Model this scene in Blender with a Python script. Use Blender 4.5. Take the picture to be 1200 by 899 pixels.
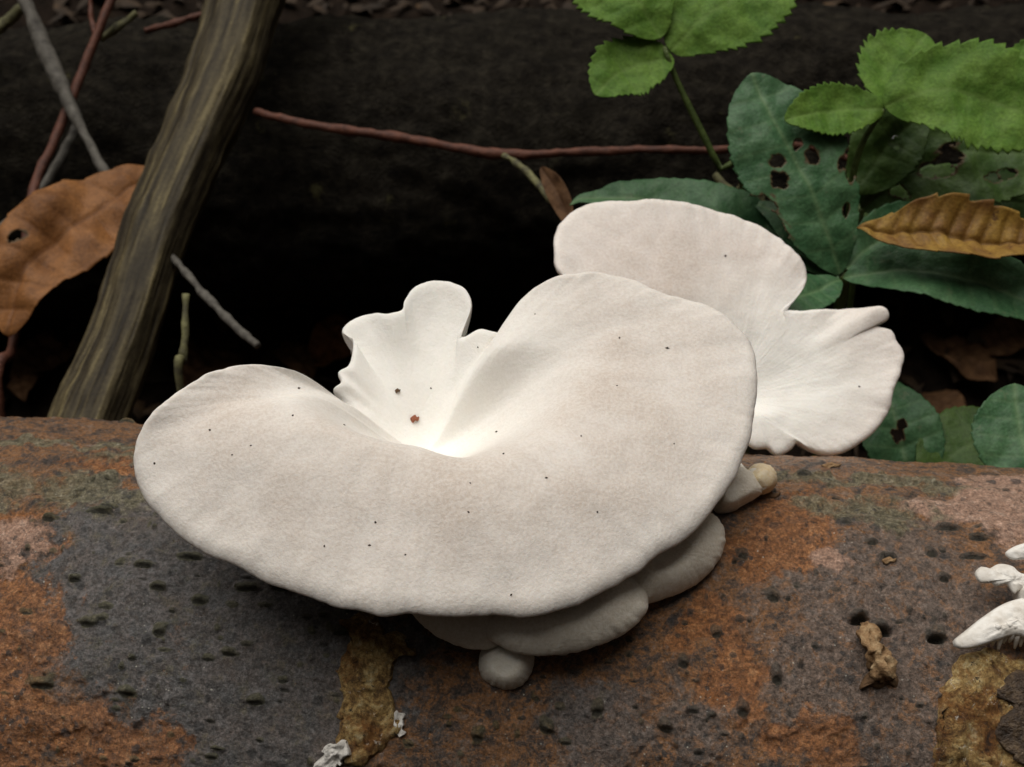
import bpy, math, random
import numpy as np
from mathutils import Vector

for o in list(bpy.data.objects):
    bpy.data.objects.remove(o, do_unlink=True)
SC = bpy.context.scene
COL = SC.collection
random.seed(4)
RNG = np.random.default_rng(4)

# ------------------------------------------------------------------ camera
LENS = 45.0
PITCH = math.radians(30)
DIST = 0.26
TARGET_Z = 0.146
CAM = np.array([0.0, -DIST*math.cos(PITCH), TARGET_Z + DIST*math.sin(PITCH)])
FWD = np.array([0.0, math.cos(PITCH), -math.sin(PITCH)])
UPV = np.array([0.0, math.sin(PITCH), math.cos(PITCH)])
RGT = np.array([1.0, 0.0, 0.0])
FPX = 1200*LENS/36.0
cd = bpy.data.cameras.new('camera')
cam = bpy.data.objects.new('camera', cd)
COL.objects.link(cam)
cam.location = CAM
cam.rotation_euler = (math.pi/2 - PITCH, 0, 0)
cd.lens = LENS
cd.sensor_width = 36
cd.clip_start = 0.005
cd.clip_end = 100
cd.dof.use_dof = True
cd.dof.focus_distance = 0.255
cd.dof.aperture_fstop = 32
SC.camera = cam

# ------------------------------------------------------------------ light
SUN_EL, SUN_AZ = math.radians(80), math.radians(285)     # azimuth clockwise from +Y
w = bpy.data.worlds.new('World')
SC.world = w
w.use_nodes = True
nt = w.node_tree
nt.nodes.clear()
sky = nt.nodes.new('ShaderNodeTexSky')
sky.sky_type = 'NISHITA'
sky.sun_disc = False
sky.sun_elevation = SUN_EL
sky.sun_rotation = SUN_AZ
sky.dust_density = 6.0
sky.air_density = 1.0
sky.ozone_density = 1.0
hs = nt.nodes.new('ShaderNodeHueSaturation')
hs.inputs['Saturation'].default_value = 0.10          # overcast: nearly colourless sky
bg = nt.nodes.new('ShaderNodeBackground')
bg.inputs['Strength'].default_value = 0.05
wo = nt.nodes.new('ShaderNodeOutputWorld')
nt.links.new(sky.outputs[0], hs.inputs['Color'])
tint = nt.nodes.new('ShaderNodeMix'); tint.data_type = 'RGBA'; tint.blend_type = 'MULTIPLY'
tint.inputs[0].default_value = 1.0; tint.inputs[7].default_value = (1.0, 0.955, 0.87, 1)      # daylight through leaves
nt.links.new(hs.outputs[0], tint.inputs[6])
nt.links.new(tint.outputs[2], bg.inputs[0])
nt.links.new(bg.outputs[0], wo.inputs[0])
ld = bpy.data.lights.new('sun', 'SUN')
ld.energy = 5.0
ld.angle = math.radians(62)
ld.color = (1.0, 0.955, 0.89)
sun = bpy.data.objects.new('sun', ld)
COL.objects.link(sun)
sdir = Vector((math.sin(SUN_AZ)*math.cos(SUN_EL), math.cos(SUN_AZ)*math.cos(SUN_EL), math.sin(SUN_EL)))
sun.rotation_euler = sdir.to_track_quat('Z', 'Y').to_euler()
sun.location = (0, 0, 3)
VS = SC.view_settings
VS.view_transform = 'Standard'
VS.look = 'None'
VS.gamma = 1
VS.use_curve_mapping = False
VS.exposure = -0.82

# ------------------------------------------------------------------ helpers
def nrm(v):
    v = np.asarray(v, float)
    return v/np.linalg.norm(v)

def ray(x, y):
    x = np.asarray(x, float); y = np.asarray(y, float)
    return FWD + ((x-600)/FPX)[..., None]*RGT - ((y-449.5)/FPX)[..., None]*UPV

def at(x, y, d):
    """photo sight line (x, y) followed to depth d metres"""
    return CAM + ray(x, y)*np.asarray(d, float)[..., None]

def on_plane(x, y, o, n, h=0.0):
    r = ray(x, y)
    k = ((np.asarray(o)-CAM) @ n + h)/(r @ n)
    return CAM + r*np.asarray(k)[..., None]

_p = np.arange(256); np.random.default_rng(11).shuffle(_p); _p = np.concatenate([_p, _p, _p])
_g = np.random.default_rng(12).normal(size=(256, 3)); _g /= np.linalg.norm(_g, axis=1)[:, None]
def pnoise(P):
    P = np.asarray(P, float)
    i = np.floor(P).astype(int); f = P-i; i &= 255
    u = f*f*f*(f*(f*6-15)+10)
    out = 0
    for dx in (0, 1):
        for dy in (0, 1):
            for dz in (0, 1):
                h = _p[_p[_p[i[..., 0]+dx]+i[..., 1]+dy]+i[..., 2]+dz]
                g = _g[h]
                d = (g*(f-np.array([dx, dy, dz]))).sum(-1)
                wx = u[..., 0] if dx else 1-u[..., 0]
                wy = u[..., 1] if dy else 1-u[..., 1]
                wz = u[..., 2] if dz else 1-u[..., 2]
                out = out + wx*wy*wz*d
    return out*1.5
def fbm(P, oct=4, gain=0.5):
    P = np.asarray(P, float); s = 0; a = 1
    for k in range(oct):
        s = s + a*pnoise(P + 17.3*k); P = P*2.03; a *= gain
    return s
def sstep(a, b, x):
    t = np.clip((x-a)/(b-a), 0, 1); return t*t*(3-2*t)

def mesh_data(name, V, F, mat, smooth=True, attrs=None):
    V = np.asarray(V, np.float32)
    me = bpy.data.meshes.new(name)
    if isinstance(F, np.ndarray):
        nf, k = F.shape
        me.vertices.add(len(V)); me.vertices.foreach_set('co', V.ravel())
        me.loops.add(nf*k); me.loops.foreach_set('vertex_index', F.astype(np.int32).ravel())
        me.polygons.add(nf)
        me.polygons.foreach_set('loop_start', np.arange(0, nf*k, k, dtype=np.int32))
        me.update(calc_edges=True)
    else:
        me.from_pydata(V.tolist(), [], F)
    me.polygons.foreach_set('use_smooth', np.full(len(me.polygons), smooth))
    for k, a in (attrs or {}).items():
        at_ = me.attributes.new(k, 'FLOAT', 'POINT')
        at_.data.foreach_set('value', np.asarray(a, np.float32).ravel())
    me.materials.append(mat)
    me.update()
    return me

def tag(o, label=None, cat=None, group=None, kind=None):
    if label: o['label'] = label
    if cat: o['category'] = cat
    if group: o['group'] = group
    if kind: o['kind'] = kind
    return o

def root(name, base, label=None, cat=None, group=None, kind=None):
    o = bpy.data.objects.new(name, None)
    o.empty_display_size = 0.01
    COL.objects.link(o); o.location = Vector(base)
    return tag(o, label, cat, group, kind)

BASES = {}
def part(name, V, F, mat, parent=None, base=None, smooth=True, attrs=None):
    """world-space verts -> object with its origin at its base or its parent's"""
    if parent is not None:
        b = BASES.get(parent.name)
        if b is None: b = np.array(parent.location)
    else:
        b = np.array(base if base is not None else (0, 0, 0), float)
    me = mesh_data(name, np.asarray(V)-b, F, mat, smooth, attrs)
    o = bpy.data.objects.new(name, me)
    COL.objects.link(o)
    if parent is not None: o.parent = parent
    else: o.location = Vector(b)
    BASES[o.name] = b
    return o

def grid(n, m, wrap=False):
    """faces of an n x m vertex grid (n rows of m); wrap closes the m direction"""
    i, j = np.meshgrid(np.arange(n-1), np.arange(m if wrap else m-1), indexing='ij')
    j2 = (j+1) % m
    return np.stack([i*m+j, i*m+j2, (i+1)*m+j2, (i+1)*m+j], -1).reshape(-1, 4)

def crom(K, n, closed=False):
    """Catmull-Rom through rows of K, spaced by chord of the first two or three columns"""
    K = np.asarray(K, float)
    if closed: P = np.vstack([K[-2:], K, K[:3]])
    else: P = np.vstack([2*K[0]-K[1], K, 2*K[-1]-K[-2]])
    if closed:
        seg = np.linalg.norm(np.diff(np.vstack([K, K[:1]])[:, :2], axis=0), axis=1)
        cs = np.concatenate([[0], np.cumsum(seg)]); s = np.linspace(0, cs[-1], n, endpoint=False); off = 2
    else:
        seg = np.linalg.norm(np.diff(K[:, :3], axis=0), axis=1)
        cs = np.concatenate([[0], np.cumsum(seg)]); s = np.linspace(0, cs[-1], n); off = 1
    i = np.clip(np.searchsorted(cs, s, side='right')-1, 0, len(seg)-1)
    t = ((s-cs[i])/np.maximum(seg[i], 1e-9))[:, None]
    a, b, c, d = P[i+off-1], P[i+off], P[i+off+1], P[i+off+2]
    return 0.5*((2*b)+(-a+c)*t+(2*a-5*b+4*c-d)*t**2+(-a+3*b-3*c+d)*t**3)

def tube_vf(pts, rad, n=40, seg=14, amp=0.0, nscale=200., ridges=0, ramp=0.0, seed=0, cap=True):
    pts = np.asarray(pts, float)
    K = np.hstack([pts, np.asarray(rad, float)[:, None]])
    S = crom(K, n); C = S[:, :3]; R = S[:, 3]
    T = np.gradient(C, axis=0); T /= np.linalg.norm(T, axis=1)[:, None]
    ref = np.array([0, 0, 1.0]) if abs(T[0, 2]) < 0.9 else np.array([1.0, 0, 0])
    A = np.zeros_like(T); a = nrm(np.cross(T[0], ref))
    for k in range(n):
        a = a - T[k]*(a@T[k]); a = nrm(a); A[k] = a
    B = np.cross(T, A)
    th = np.linspace(0, 2*np.pi, seg, endpoint=False)
    D = A[:, None]*np.cos(th)[None, :, None] + B[:, None]*np.sin(th)[None, :, None]
    rr = R[:, None]*np.ones(seg)
    if ridges:
        ph = 0.7*np.sin(np.linspace(0, 7, n))[:, None]
        rr = rr*(1+ramp*np.sin(ridges*th[None]+.4*ph+seed)*0.6+ramp*np.sin((ridges*2+1)*th[None]-.6*ph+seed*2)*0.3
                 + (ramp*.25*pnoise(np.stack([6*np.cos(th)[None]+0*rr, 6*np.sin(th)[None]+0*rr, np.linspace(0, 4, n)[:, None]+0*rr+seed], -1)) if ridges == 3 else 0))
    P = C[:, None]+D*rr[..., None]
    if amp: P = P+D*(amp*fbm(P*nscale+seed*7.7, 3))[..., None]
    V = P.reshape(-1, 3); F = grid(n, seg, True)
    if cap:
        V = np.vstack([V, C[0], C[-1]]); i0, i1 = len(V)-2, len(V)-1
        e = [[i0, (j+1) % seg, j, j] for j in range(seg)]
        F = [list(q) for q in F]+[[i0, (j+1) % seg, j] for j in range(seg)] + \
            [[i1, (n-1)*seg+j, (n-1)*seg+(j+1) % seg] for j in range(seg)]
    return V, F

# ------------------------------------------------------------------ materials
class NT:
    def __init__(s, name):
        s.m = bpy.data.materials.new(name); s.m.use_nodes = True
        s.t = s.m.node_tree; s.b = s.t.nodes['Principled BSDF']; s.out = s.t.nodes['Material Output']
        tc = s.t.nodes.new('ShaderNodeTexCoord'); s.co = tc.outputs['Object']
    def n(s, typ, **kw):
        nd = s.t.nodes.new(typ)
        for k, v in kw.items():
            if k.startswith('i_'): nd.inputs[int(k[2:])].default_value = v
            else: setattr(nd, k, v)
        return nd
    def link(s, a, b): s.t.links.new(a, b)
    def noise(s, scale, detail=4, rough=0.55, vec=None, dist=0.0):
        nd = s.n('ShaderNodeTexNoise'); nd.inputs['Scale'].default_value = scale
        nd.inputs['Detail'].default_value = detail; nd.inputs['Roughness'].default_value = rough
        nd.inputs['Distortion'].default_value = dist
        s.link(vec or s.co, nd.inputs['Vector']); return nd.outputs['Fac']
    def stretch(s, sx, sy, sz, rot=(0, 0, 0)):
        mp = s.n('ShaderNodeMapping'); mp.inputs['Scale'].default_value = (sx, sy, sz); mp.inputs['Rotation'].default_value = rot
        s.link(s.co, mp.inputs['Vector']); return mp.outputs[0]
    def voro(s, scale, vec=None):
        nd = s.n('ShaderNodeTexVoronoi'); nd.inputs['Scale'].default_value = scale
        s.link(vec or s.co, nd.inputs['Vector']); return nd.outputs['Distance']
    def ramp(s, fac, stops):
        nd = s.n('ShaderNodeValToRGB'); el = nd.color_ramp.elements
        while len(el) > 1: el.remove(el[-1])
        el[0].position, c0 = stops[0]; el[0].color = col(c0)
        for p, c in stops[1:]:
            e = el.new(p); e.color = col(c)
        s.link(fac, nd.inputs[0]); return nd.outputs[0]
    def mix(s, fac, a, b, mode='MIX'):
        nd = s.n('ShaderNodeMix', data_type='RGBA', blend_type=mode)
        for sock, v in ((nd.inputs[0], fac), (nd.inputs[6], a), (nd.inputs[7], b)):
            if hasattr(v, 'links'): s.link(v, sock)
            else: sock.default_value = v if isinstance(v, (int, float)) else col(v)
        return nd.outputs[2]
    def math(s, op, a, b=0.0, clamp=False):
        nd = s.n('ShaderNodeMath', operation=op, use_clamp=clamp)
        for k, v in ((0, a), (1, b)):
            if hasattr(v, 'links'): s.link(v, nd.inputs[k])
            else: nd.inputs[k].default_value = v
        return nd.outputs[0]
    def attr(s, name):
        nd = s.n('ShaderNodeAttribute', attribute_name=name); return nd.outputs['Fac']
    def bump(s, h, strength=0.5, dist=0.0005, prev=None):
        nd = s.n('ShaderNodeBump'); nd.inputs['Strength'].default_value = strength; nd.inputs['Distance'].default_value = dist
        s.link(h, nd.inputs['Height'])
        if prev is not None: s.link(prev, nd.inputs['Normal'])
        return nd.outputs[0]
    def done(s, color, rough=0.7, normal=None, spec=0.4, sss=0.0, sr=(0.004, 0.003, 0.002), sscale=1.0, translucent=None):
        b = s.b
        if hasattr(color, 'links'): s.link(color, b.inputs['Base Color'])
        else: b.inputs['Base Color'].default_value = col(color)
        if hasattr(rough, 'links'): s.link(rough, b.inputs['Roughness'])
        else: b.inputs['Roughness'].default_value = rough
        b.inputs['Specular IOR Level'].default_value = spec
        if normal is not None: s.link(normal, b.inputs['Normal'])
        if sss:
            b.inputs['Subsurface Weight'].default_value = sss
            b.inputs['Subsurface Radius'].default_value = sr
            b.inputs['Subsurface Scale'].default_value = sscale
        if translucent:
            tr = s.n('ShaderNodeBsdfTranslucent')
            if hasattr(color, 'links'): s.link(color, tr.inputs[0])
            else: tr.inputs[0].default_value = col(color)
            mx = s.n('ShaderNodeMixShader'); mx.inputs[0].default_value = translucent
            s.link(b.outputs[0], mx.inputs[1]); s.link(tr.outputs[0], mx.inputs[2]); s.link(mx.outputs[0], s.out.inputs[0])
        return s.m

def col(c):
    return (c[0], c[1], c[2], 1.0) if len(c) == 3 else c

def m_cap(name, base, white, tan, s=1.0):
    n = NT(name)
    age = n.attr('pale')
    fib = n.attr('fibre')
    big = n.noise(45, 4, 0.6)
    fine = n.noise(1500, 3, 0.7)
    blotch = n.ramp(n.noise(110, 7, 0.72), [(0.40, (0, 0, 0)), (0.66, (1, 1, 1))])
    c = n.mix(n.math('MULTIPLY', blotch, 0.45), base, tan)
    c = n.mix(n.math('MULTIPLY', fib, 0.85), c, tan)
    c = n.mix(age, c, white)
    c = n.mix(n.math('MULTIPLY', n.ramp(fine, [(0.38, (0, 0, 0)), (0.62, (1, 1, 1))]), 0.28), c, (1.0, 0.98, 0.95))
    h = n.math('ADD', n.math('MULTIPLY', fine, 0.5), n.math('MULTIPLY', n.noise(420, 4, 0.6), 0.8))
    nn = n.bump(h, 0.72, 0.00032)
    return n.done(c, 0.62, nn, spec=0.22, sss=0.18, sr=(1.0, 0.75, 0.55), sscale=0.0022)

M_CAP = m_cap('mushroom_cap', (0.73, 0.675, 0.625), (0.90, 0.885, 0.84), (0.585, 0.505, 0.44))
M_CAP2 = m_cap('mushroom_cap_pale', (0.75, 0.68, 0.635), (0.90, 0.885, 0.84), (0.60, 0.51, 0.445))
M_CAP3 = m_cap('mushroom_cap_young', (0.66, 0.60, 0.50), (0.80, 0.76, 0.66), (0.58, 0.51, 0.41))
M_BUTTON = m_cap('mushroom_button', (0.72, 0.56, 0.33), (0.80, 0.66, 0.42), (0.62, 0.42, 0.20))
n = NT('mushroom_flesh')
M_FLESH = n.done(n.mix(n.noise(300, 4), (0.80, 0.76, 0.68), (0.70, 0.65, 0.55)), 0.6, n.bump(n.noise(900, 3), 0.3, 0.0002), spec=0.3, sss=0.3, sr=(1, .8, .6), sscale=0.002)

def m_bark_front():
    n = NT('beech_bark_wet')
    org, pink, dark, green, warm = (n.attr(a) for a in ('orange', 'pink', 'slate', 'green', 'warm'))
    pit_shade = n.attr('pit_shade'); wart = n.attr('wart')
    f0 = n.noise(2600, 4, 0.7); f1 = n.noise(1000, 6, 0.72); f2 = n.noise(300, 7, 0.72); f3 = n.noise(90, 5, 0.65)
    g2 = n.noise(520, 8, 0.8)
    slate = n.ramp(g2, [(0.36, (0.040, 0.041, 0.040)), (0.46, (0.090, 0.091, 0.093)), (0.55, (0.125, 0.125, 0.129)), (0.66, (0.20, 0.198, 0.205))])
    olive = n.ramp(n.noise(260, 7, 0.78), [(0.54, (0, 0, 0)), (0.60, (1, 1, 1))])
    slate = n.mix(n.math('MULTIPLY', olive, 0.55), slate, (0.080, 0.076, 0.036))
    slatew = n.ramp(g2, [(0.36, (0.046, 0.038, 0.032)), (0.46, (0.125, 0.096, 0.080)), (0.55, (0.175, 0.132, 0.108)), (0.66, (0.27, 0.22, 0.19))])
    fleck = n.ramp(n.noise(300, 7, 0.78, dist=0.6), [(0.53, (0, 0, 0)), (0.58, (1, 1, 1))])
    slatew = n.mix(n.math('MULTIPLY', fleck, 0.75), slatew, (0.26, 0.135, 0.066))
    slate = n.mix(warm, slate, slatew)
    orange = n.ramp(n.noise(420, 8, 0.8, dist=0.3), [(0.36, (0.065, 0.034, 0.017)), (0.45, (0.20, 0.080, 0.028)), (0.54, (0.32, 0.135, 0.048)), (0.66, (0.44, 0.235, 0.11))])
    pinkc = n.ramp(n.noise(480, 8, 0.8), [(0.34, (0.15, 0.10, 0.08)), (0.46, (0.35, 0.215, 0.155)), (0.56, (0.43, 0.28, 0.21)), (0.68, (0.52, 0.40, 0.33))])
    greenc = n.ramp(n.noise(560, 8, 0.8), [(0.36, (0.045, 0.045, 0.028)), (0.48, (0.135, 0.122, 0.072)), (0.58, (0.22, 0.20, 0.135)), (0.68, (0.38, 0.35, 0.26))])
    rustc = n.ramp(n.noise(230, 9, 0.82, dist=0.5), [(0.36, (0.032, 0.028, 0.026)), (0.43, (0.080, 0.058, 0.046)), (0.48, (0.145, 0.090, 0.060)), (0.53, (0.26, 0.118, 0.040)), (0.59, (0.185, 0.125, 0.090)), (0.68, (0.27, 0.20, 0.165))])
    def sharp(a, lo, hi, k=1.0):
        v = n.math('ADD', a, n.math('MULTIPLY', n.math('SUBTRACT', f2, 0.5), 0.8*k))
        v = n.math('ADD', v, n.math('MULTIPLY', n.math('SUBTRACT', f1, 0.5), 0.5*k))
        v = n.math('ADD', v, n.math('MULTIPLY', n.math('SUBTRACT', f3, 0.5), 0.5*k))
        return n.ramp(v, [(lo, (0, 0, 0)), (hi, (1, 1, 1))])
    c = n.mix(n.math('MULTIPLY', sharp(dark, 0.36, 0.62, 1.3), 0.9), rustc, slate)
    c = n.mix(n.math('MULTIPLY', sharp(org, 0.44, 0.60, 1.3), 0.85), c, orange)
    c = n.mix(n.math('MULTIPLY', sharp(pink, 0.46, 0.60, 0.6), 0.9), c, pinkc)
    c = n.mix(n.math('MULTIPLY', sharp(green, 0.36, 0.66, 1.5), 0.85), c, greenc)
    # dark algae specks, round dark dots of two sizes, pale dots
    sp = n.ramp(n.noise(400, 7, 0.85), [(0.57, (0, 0, 0)), (0.61, (1, 1, 1))])
    c = n.mix(n.math('MULTIPLY', sp, 0.7), c, (0.034, 0.034, 0.033))
    for sc_, r0, nsc, lo in ((210, 0.20, 48, 0.46), (420, 0.24, 75, 0.50)):
        wv = n.n('ShaderNodeMix', data_type='VECTOR'); wv.inputs[0].default_value = 0.0016
        nz_ = n.n('ShaderNodeTexNoise'); nz_.inputs['Scale'].default_value = 900; n.link(n.co, nz_.inputs['Vector'])
        n.link(n.co, wv.inputs[4]); n.link(nz_.outputs['Color'], wv.inputs[5])
        dots = n.ramp(n.voro(sc_, wv.outputs[1]), [(r0, (1, 1, 1)), (r0+.07, (0, 0, 0))])
        c = n.mix(n.math('MULTIPLY', n.math('MULTIPLY', dots, n.ramp(n.noise(nsc, 3), [(lo, (0, 0, 0)), (lo+.1, (1, 1, 1))])), 0.75), c, (0.042, 0.042, 0.043))
    vd = n.ramp(n.voro(560), [(0.06, (1, 1, 1)), (0.13, (0, 0, 0))])
    c = n.mix(n.math('MULTIPLY', n.math('MULTIPLY', vd, n.ramp(n.noise(75, 3), [(0.50, (0, 0, 0)), (0.58, (1, 1, 1))])), 0.85), c, (0.42, 0.41, 0.36))
    c = n.mix(n.math('MULTIPLY', n.ramp(wart, [(0.35, (0, 0, 0)), (0.55, (1, 1, 1))]), 0.7), c, n.mix(warm, (0.075, 0.072, 0.034), (0.060, 0.052, 0.042)))
    c = n.mix(n.math('MULTIPLY', n.ramp(pit_shade, [(0.35, (0, 0, 0)), (0.6, (1, 1, 1))]), 0.85), c, (0.020, 0.019, 0.012))  # lenticel grooves, with the shadow under each bump put into the colour
    g = n.ramp(n.noise(1500, 5, 0.8), [(0.34, (0.40,)*3), (0.5, (1.0,)*3), (0.66, (1.75,)*3)])
    c = n.mix(1.0, c, g, 'MULTIPLY')
    h = n.math('ADD', n.math('MULTIPLY', f1, 0.9), n.math('MULTIPLY', f2, 0.7))
    h = n.math('ADD', h, n.math('MULTIPLY', g2, 0.9))
    h = n.math('ADD', h, n.math('MULTIPLY', f0, 0.5))
    nn = n.bump(h, 0.8, 0.0008)
    r = n.ramp(f2, [(0.35, (0.22,)*3), (0.65, (0.60,)*3)])
    return n.done(c, r, nn, spec=0.5)
M_BARK = m_bark_front()

def m_simple(name, stops, scale, rough=0.75, bump=0.5, bd=0.0006, spec=0.3, detail=6, stretch=None, translucent=None, sec=None):
    n = NT(name)
    v = n.stretch(*stretch) if stretch else None
    f = n.noise(scale, detail, 0.65, v)
    c = n.ramp(f, stops)
    if sec:
        c = n.mix(n.ramp(n.noise(sec[0], 5, 0.7), [(sec[1], (0, 0, 0)), (sec[2], (1, 1, 1))]), c, sec[3])
    nn = n.bump(n.math('ADD', f, n.noise(scale*4, 4, 0.6, v)), bump, bd)
    return n.done(c, rough, nn, spec=spec, translucent=translucent)

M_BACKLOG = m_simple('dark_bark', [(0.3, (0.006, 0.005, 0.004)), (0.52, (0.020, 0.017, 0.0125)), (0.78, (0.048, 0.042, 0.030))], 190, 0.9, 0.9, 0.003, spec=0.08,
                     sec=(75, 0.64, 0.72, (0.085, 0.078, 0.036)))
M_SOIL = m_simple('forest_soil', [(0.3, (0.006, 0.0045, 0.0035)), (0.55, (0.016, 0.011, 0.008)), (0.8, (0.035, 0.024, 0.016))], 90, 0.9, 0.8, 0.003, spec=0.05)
n = NT('barkless_branch')
gr = n.attr('grain'); fb = n.noise(700, 5, 0.7)
cb = n.ramp(n.math('ADD', n.math('MULTIPLY', gr, 0.6), n.math('MULTIPLY', fb, 0.4)), [(0.25, (0.016, 0.012, 0.007)), (0.46, (0.042, 0.033, 0.018)), (0.62, (0.075, 0.060, 0.031)), (0.80, (0.16, 0.13, 0.065))])
M_BRANCH = n.done(cb, 0.65, n.bump(n.math('ADD', gr, n.math('MULTIPLY', fb, 0.3)), 0.6, 0.0012), spec=0.2)
M_TWIG_RED = m_simple('red_twig_bark', [(0.3, (0.05, 0.018, 0.012)), (0.7, (0.15, 0.055, 0.032))], 300, 0.6)
M_TWIG_GREY = m_simple('grey_twig_bark', [(0.3, (0.045, 0.040, 0.035)), (0.7, (0.15, 0.14, 0.12))], 260, 0.7)
M_TWIG_GREEN = m_simple('lichen_twig_bark', [(0.35, (0.05, 0.045, 0.03)), (0.6, (0.16, 0.155, 0.07)), (0.8, (0.25, 0.24, 0.12))], 220, 0.7)
M_STEM = m_simple('green_stem', [(0.3, (0.035, 0.055, 0.012)), (0.7, (0.09, 0.13, 0.03))], 300, 0.5)
M_DEBRIS = m_simple('litter_debris', [(0.3, (0.010, 0.006, 0.003)), (0.6, (0.036, 0.021, 0.010)), (0.8, (0.13, 0.07, 0.024))], 60, 0.8)
M_SPECK = m_simple('dirt_speck', [(0.3, (0.015, 0.010, 0.006)), (0.7, (0.05, 0.03, 0.02))], 600, 0.8)
M_CRUMB_R = m_simple('red_crumb', [(0.3, (0.20, 0.06, 0.03)), (0.7, (0.42, 0.15, 0.08))], 900, 0.7)
M_CRUMB_B = m_simple('brown_crumb', [(0.3, (0.06, 0.035, 0.015)), (0.7, (0.16, 0.09, 0.045))], 900, 0.7)
def m_wood():
    n = NT('exposed_rotten_wood')
    a = n.noise(260, 9, 0.8, dist=0.6); b = n.noise(1400, 5, 0.8)
    c = n.ramp(a, [(0.36, (0.040, 0.026, 0.014)), (0.44, (0.20, 0.115, 0.038)), (0.51, (0.36, 0.235, 0.085)), (0.57, (0.45, 0.335, 0.15)), (0.66, (0.60, 0.52, 0.34))])
    c = n.mix(n.ramp(n.noise(95, 5, 0.7), [(0.50, (0, 0, 0)), (0.60, (1, 1, 1))]), c, n.mix(1.0, c, (0.55, 0.38, 0.26), 'MULTIPLY'))
    c = n.mix(n.ramp(n.noise(520, 7, 0.85), [(0.59, (0, 0, 0)), (0.62, (1, 1, 1))]), c, (0.035, 0.026, 0.018))
    c = n.mix(n.ramp(n.noise(430, 7, 0.85, dist=0.8), [(0.61, (0, 0, 0)), (0.64, (1, 1, 1))]), c, (0.66, 0.63, 0.56))
    c = n.mix(1.0, c, n.ramp(b, [(0.34, (0.5,)*3), (0.66, (1.5,)*3)]), 'MULTIPLY')
    return n.done(c, 0.6, n.bump(n.math('ADD', a, n.math('MULTIPLY', b, 0.4)), 0.9, 0.0010), spec=0.4)
M_WOOD = m_wood()
M_WHITE = m_simple('white_mycelium', [(0.3, (0.45, 0.42, 0.38)), (0.6, (0.78, 0.76, 0.72))], 500, 0.8, 0.6)
M_STUB = m_simple('dried_stub', [(0.3, (0.12, 0.06, 0.025)), (0.5, (0.32, 0.20, 0.10)), (0.75, (0.52, 0.40, 0.24))], 350, 0.7, 0.8)
M_BROKEN = m_simple('torn_mushroom_flesh', [(0.3, (0.62, 0.57, 0.50)), (0.6, (0.84, 0.82, 0.78))], 340, 0.55, 0.35, 0.0003)

def m_leaf(name, lo, hi, veinc, rough=0.5, spec=0.35, tr=0.22, spot=None, bumpd=0.0006):
    n = NT(name)
    v = n.attr('vein')
    f = n.noise(110, 5, 0.6); f2 = n.noise(700, 4, 0.6)
    c = n.ramp(f, [(0.36, lo), (0.64, hi)])
    c = n.mix(1.0, c, n.ramp(n.noise(1100, 5, 0.75), [(0.35, (0.72,)*3), (0.65, (1.25,)*3)]), 'MULTIPLY')
    c = n.mix(n.math('MULTIPLY', v, 0.55), c, veinc)
    if spot: c = n.mix(n.ramp(n.noise(260, 4, 0.7), [(0.62, (0, 0, 0)), (0.70, (1, 1, 1))]), c, spot)
    c = n.mix(n.ramp(n.attr('hole'), [(0.25, (0, 0, 0)), (0.7, (1, 1, 1))]), c, (0.085, 0.055, 0.025))
    nn = n.bump(n.math('ADD', f2, f), 0.5, bumpd)
    return n.done(c, rough, nn, spec=spec, translucent=tr)
M_ROT = m_simple('rotten_wood', [(0.3, (0.018, 0.012, 0.008)), (0.5, (0.055, 0.034, 0.02)), (0.7, (0.15, 0.10, 0.055))], 420, 0.45, 0.7, 0.0008, spec=0.5)
M_LEAF_BRIGHT = m_leaf('leaf_fresh_green', (0.085, 0.185, 0.024), (0.145, 0.26, 0.042), (0.16, 0.26, 0.06), 0.6, 0.2)
M_LEAF_BLUE = m_leaf('leaf_blue_green', (0.036, 0.105, 0.042), (0.070, 0.155, 0.068), (0.15, 0.24, 0.11), 0.5, 0.3, 0.12, spot=(0.09, 0.14, 0.07))
M_LEAF_DULL = m_leaf('leaf_dull_green', (0.036, 0.085, 0.015), (0.075, 0.135, 0.028), (0.10, 0.16, 0.05), 0.55, 0.3, 0.15)
M_LEAF_BROWN = m_leaf('leaf_dead_orange', (0.165, 0.064, 0.016), (0.30, 0.130, 0.040), (0.12, 0.045, 0.014), 0.62, 0.3, 0.15)
M_LEAF_YELL = m_leaf('leaf_dead_yellow', (0.17, 0.080, 0.020), (0.34, 0.205, 0.040), (0.13, 0.06, 0.02), 0.6, 0.3, 0.15, spot=(0.10, 0.05, 0.02))
M_LEAF_DARK = m_leaf('leaf_litter_brown', (0.070, 0.034, 0.016), (0.16, 0.085, 0.040), (0.07, 0.035, 0.018), 0.75, 0.2, 0.1)
n = NT('water')
n.b.inputs['Base Color'].default_value = (1, 1, 1, 1); n.b.inputs['Roughness'].default_value = 0.02
n.b.inputs['Transmission Weight'].default_value = 1.0; n.b.inputs['IOR'].default_value = 1.33
M_WATER = n.m

# ------------------------------------------------------------------ front log: frame
LR = 0.067
_a, _b = at(0, 491, 0.335), None
rz = ray(1200, 549)[2]
_b = at(1200, 549, (_a[2]-CAM[2])/rz)
L_E = nrm(_b-_a)                                   # axis direction, level
L_M = nrm(np.cross(_a-CAM, _b-_a))
if L_M[2] < 0: L_M = -L_M
L_O = _a - LR*L_M
L_O = L_O - L_E*(L_O@L_E)                          # nearest the world origin
L_UP = np.array([0, 0, 1.0]); L_FR = np.cross(L_UP, L_E); L_FR = -nrm(L_FR) if np.cross(L_UP, L_E)[1] > 0 else nrm(L_FR)
GZ = L_O[2]-LR-0.004                               # ground level

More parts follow.
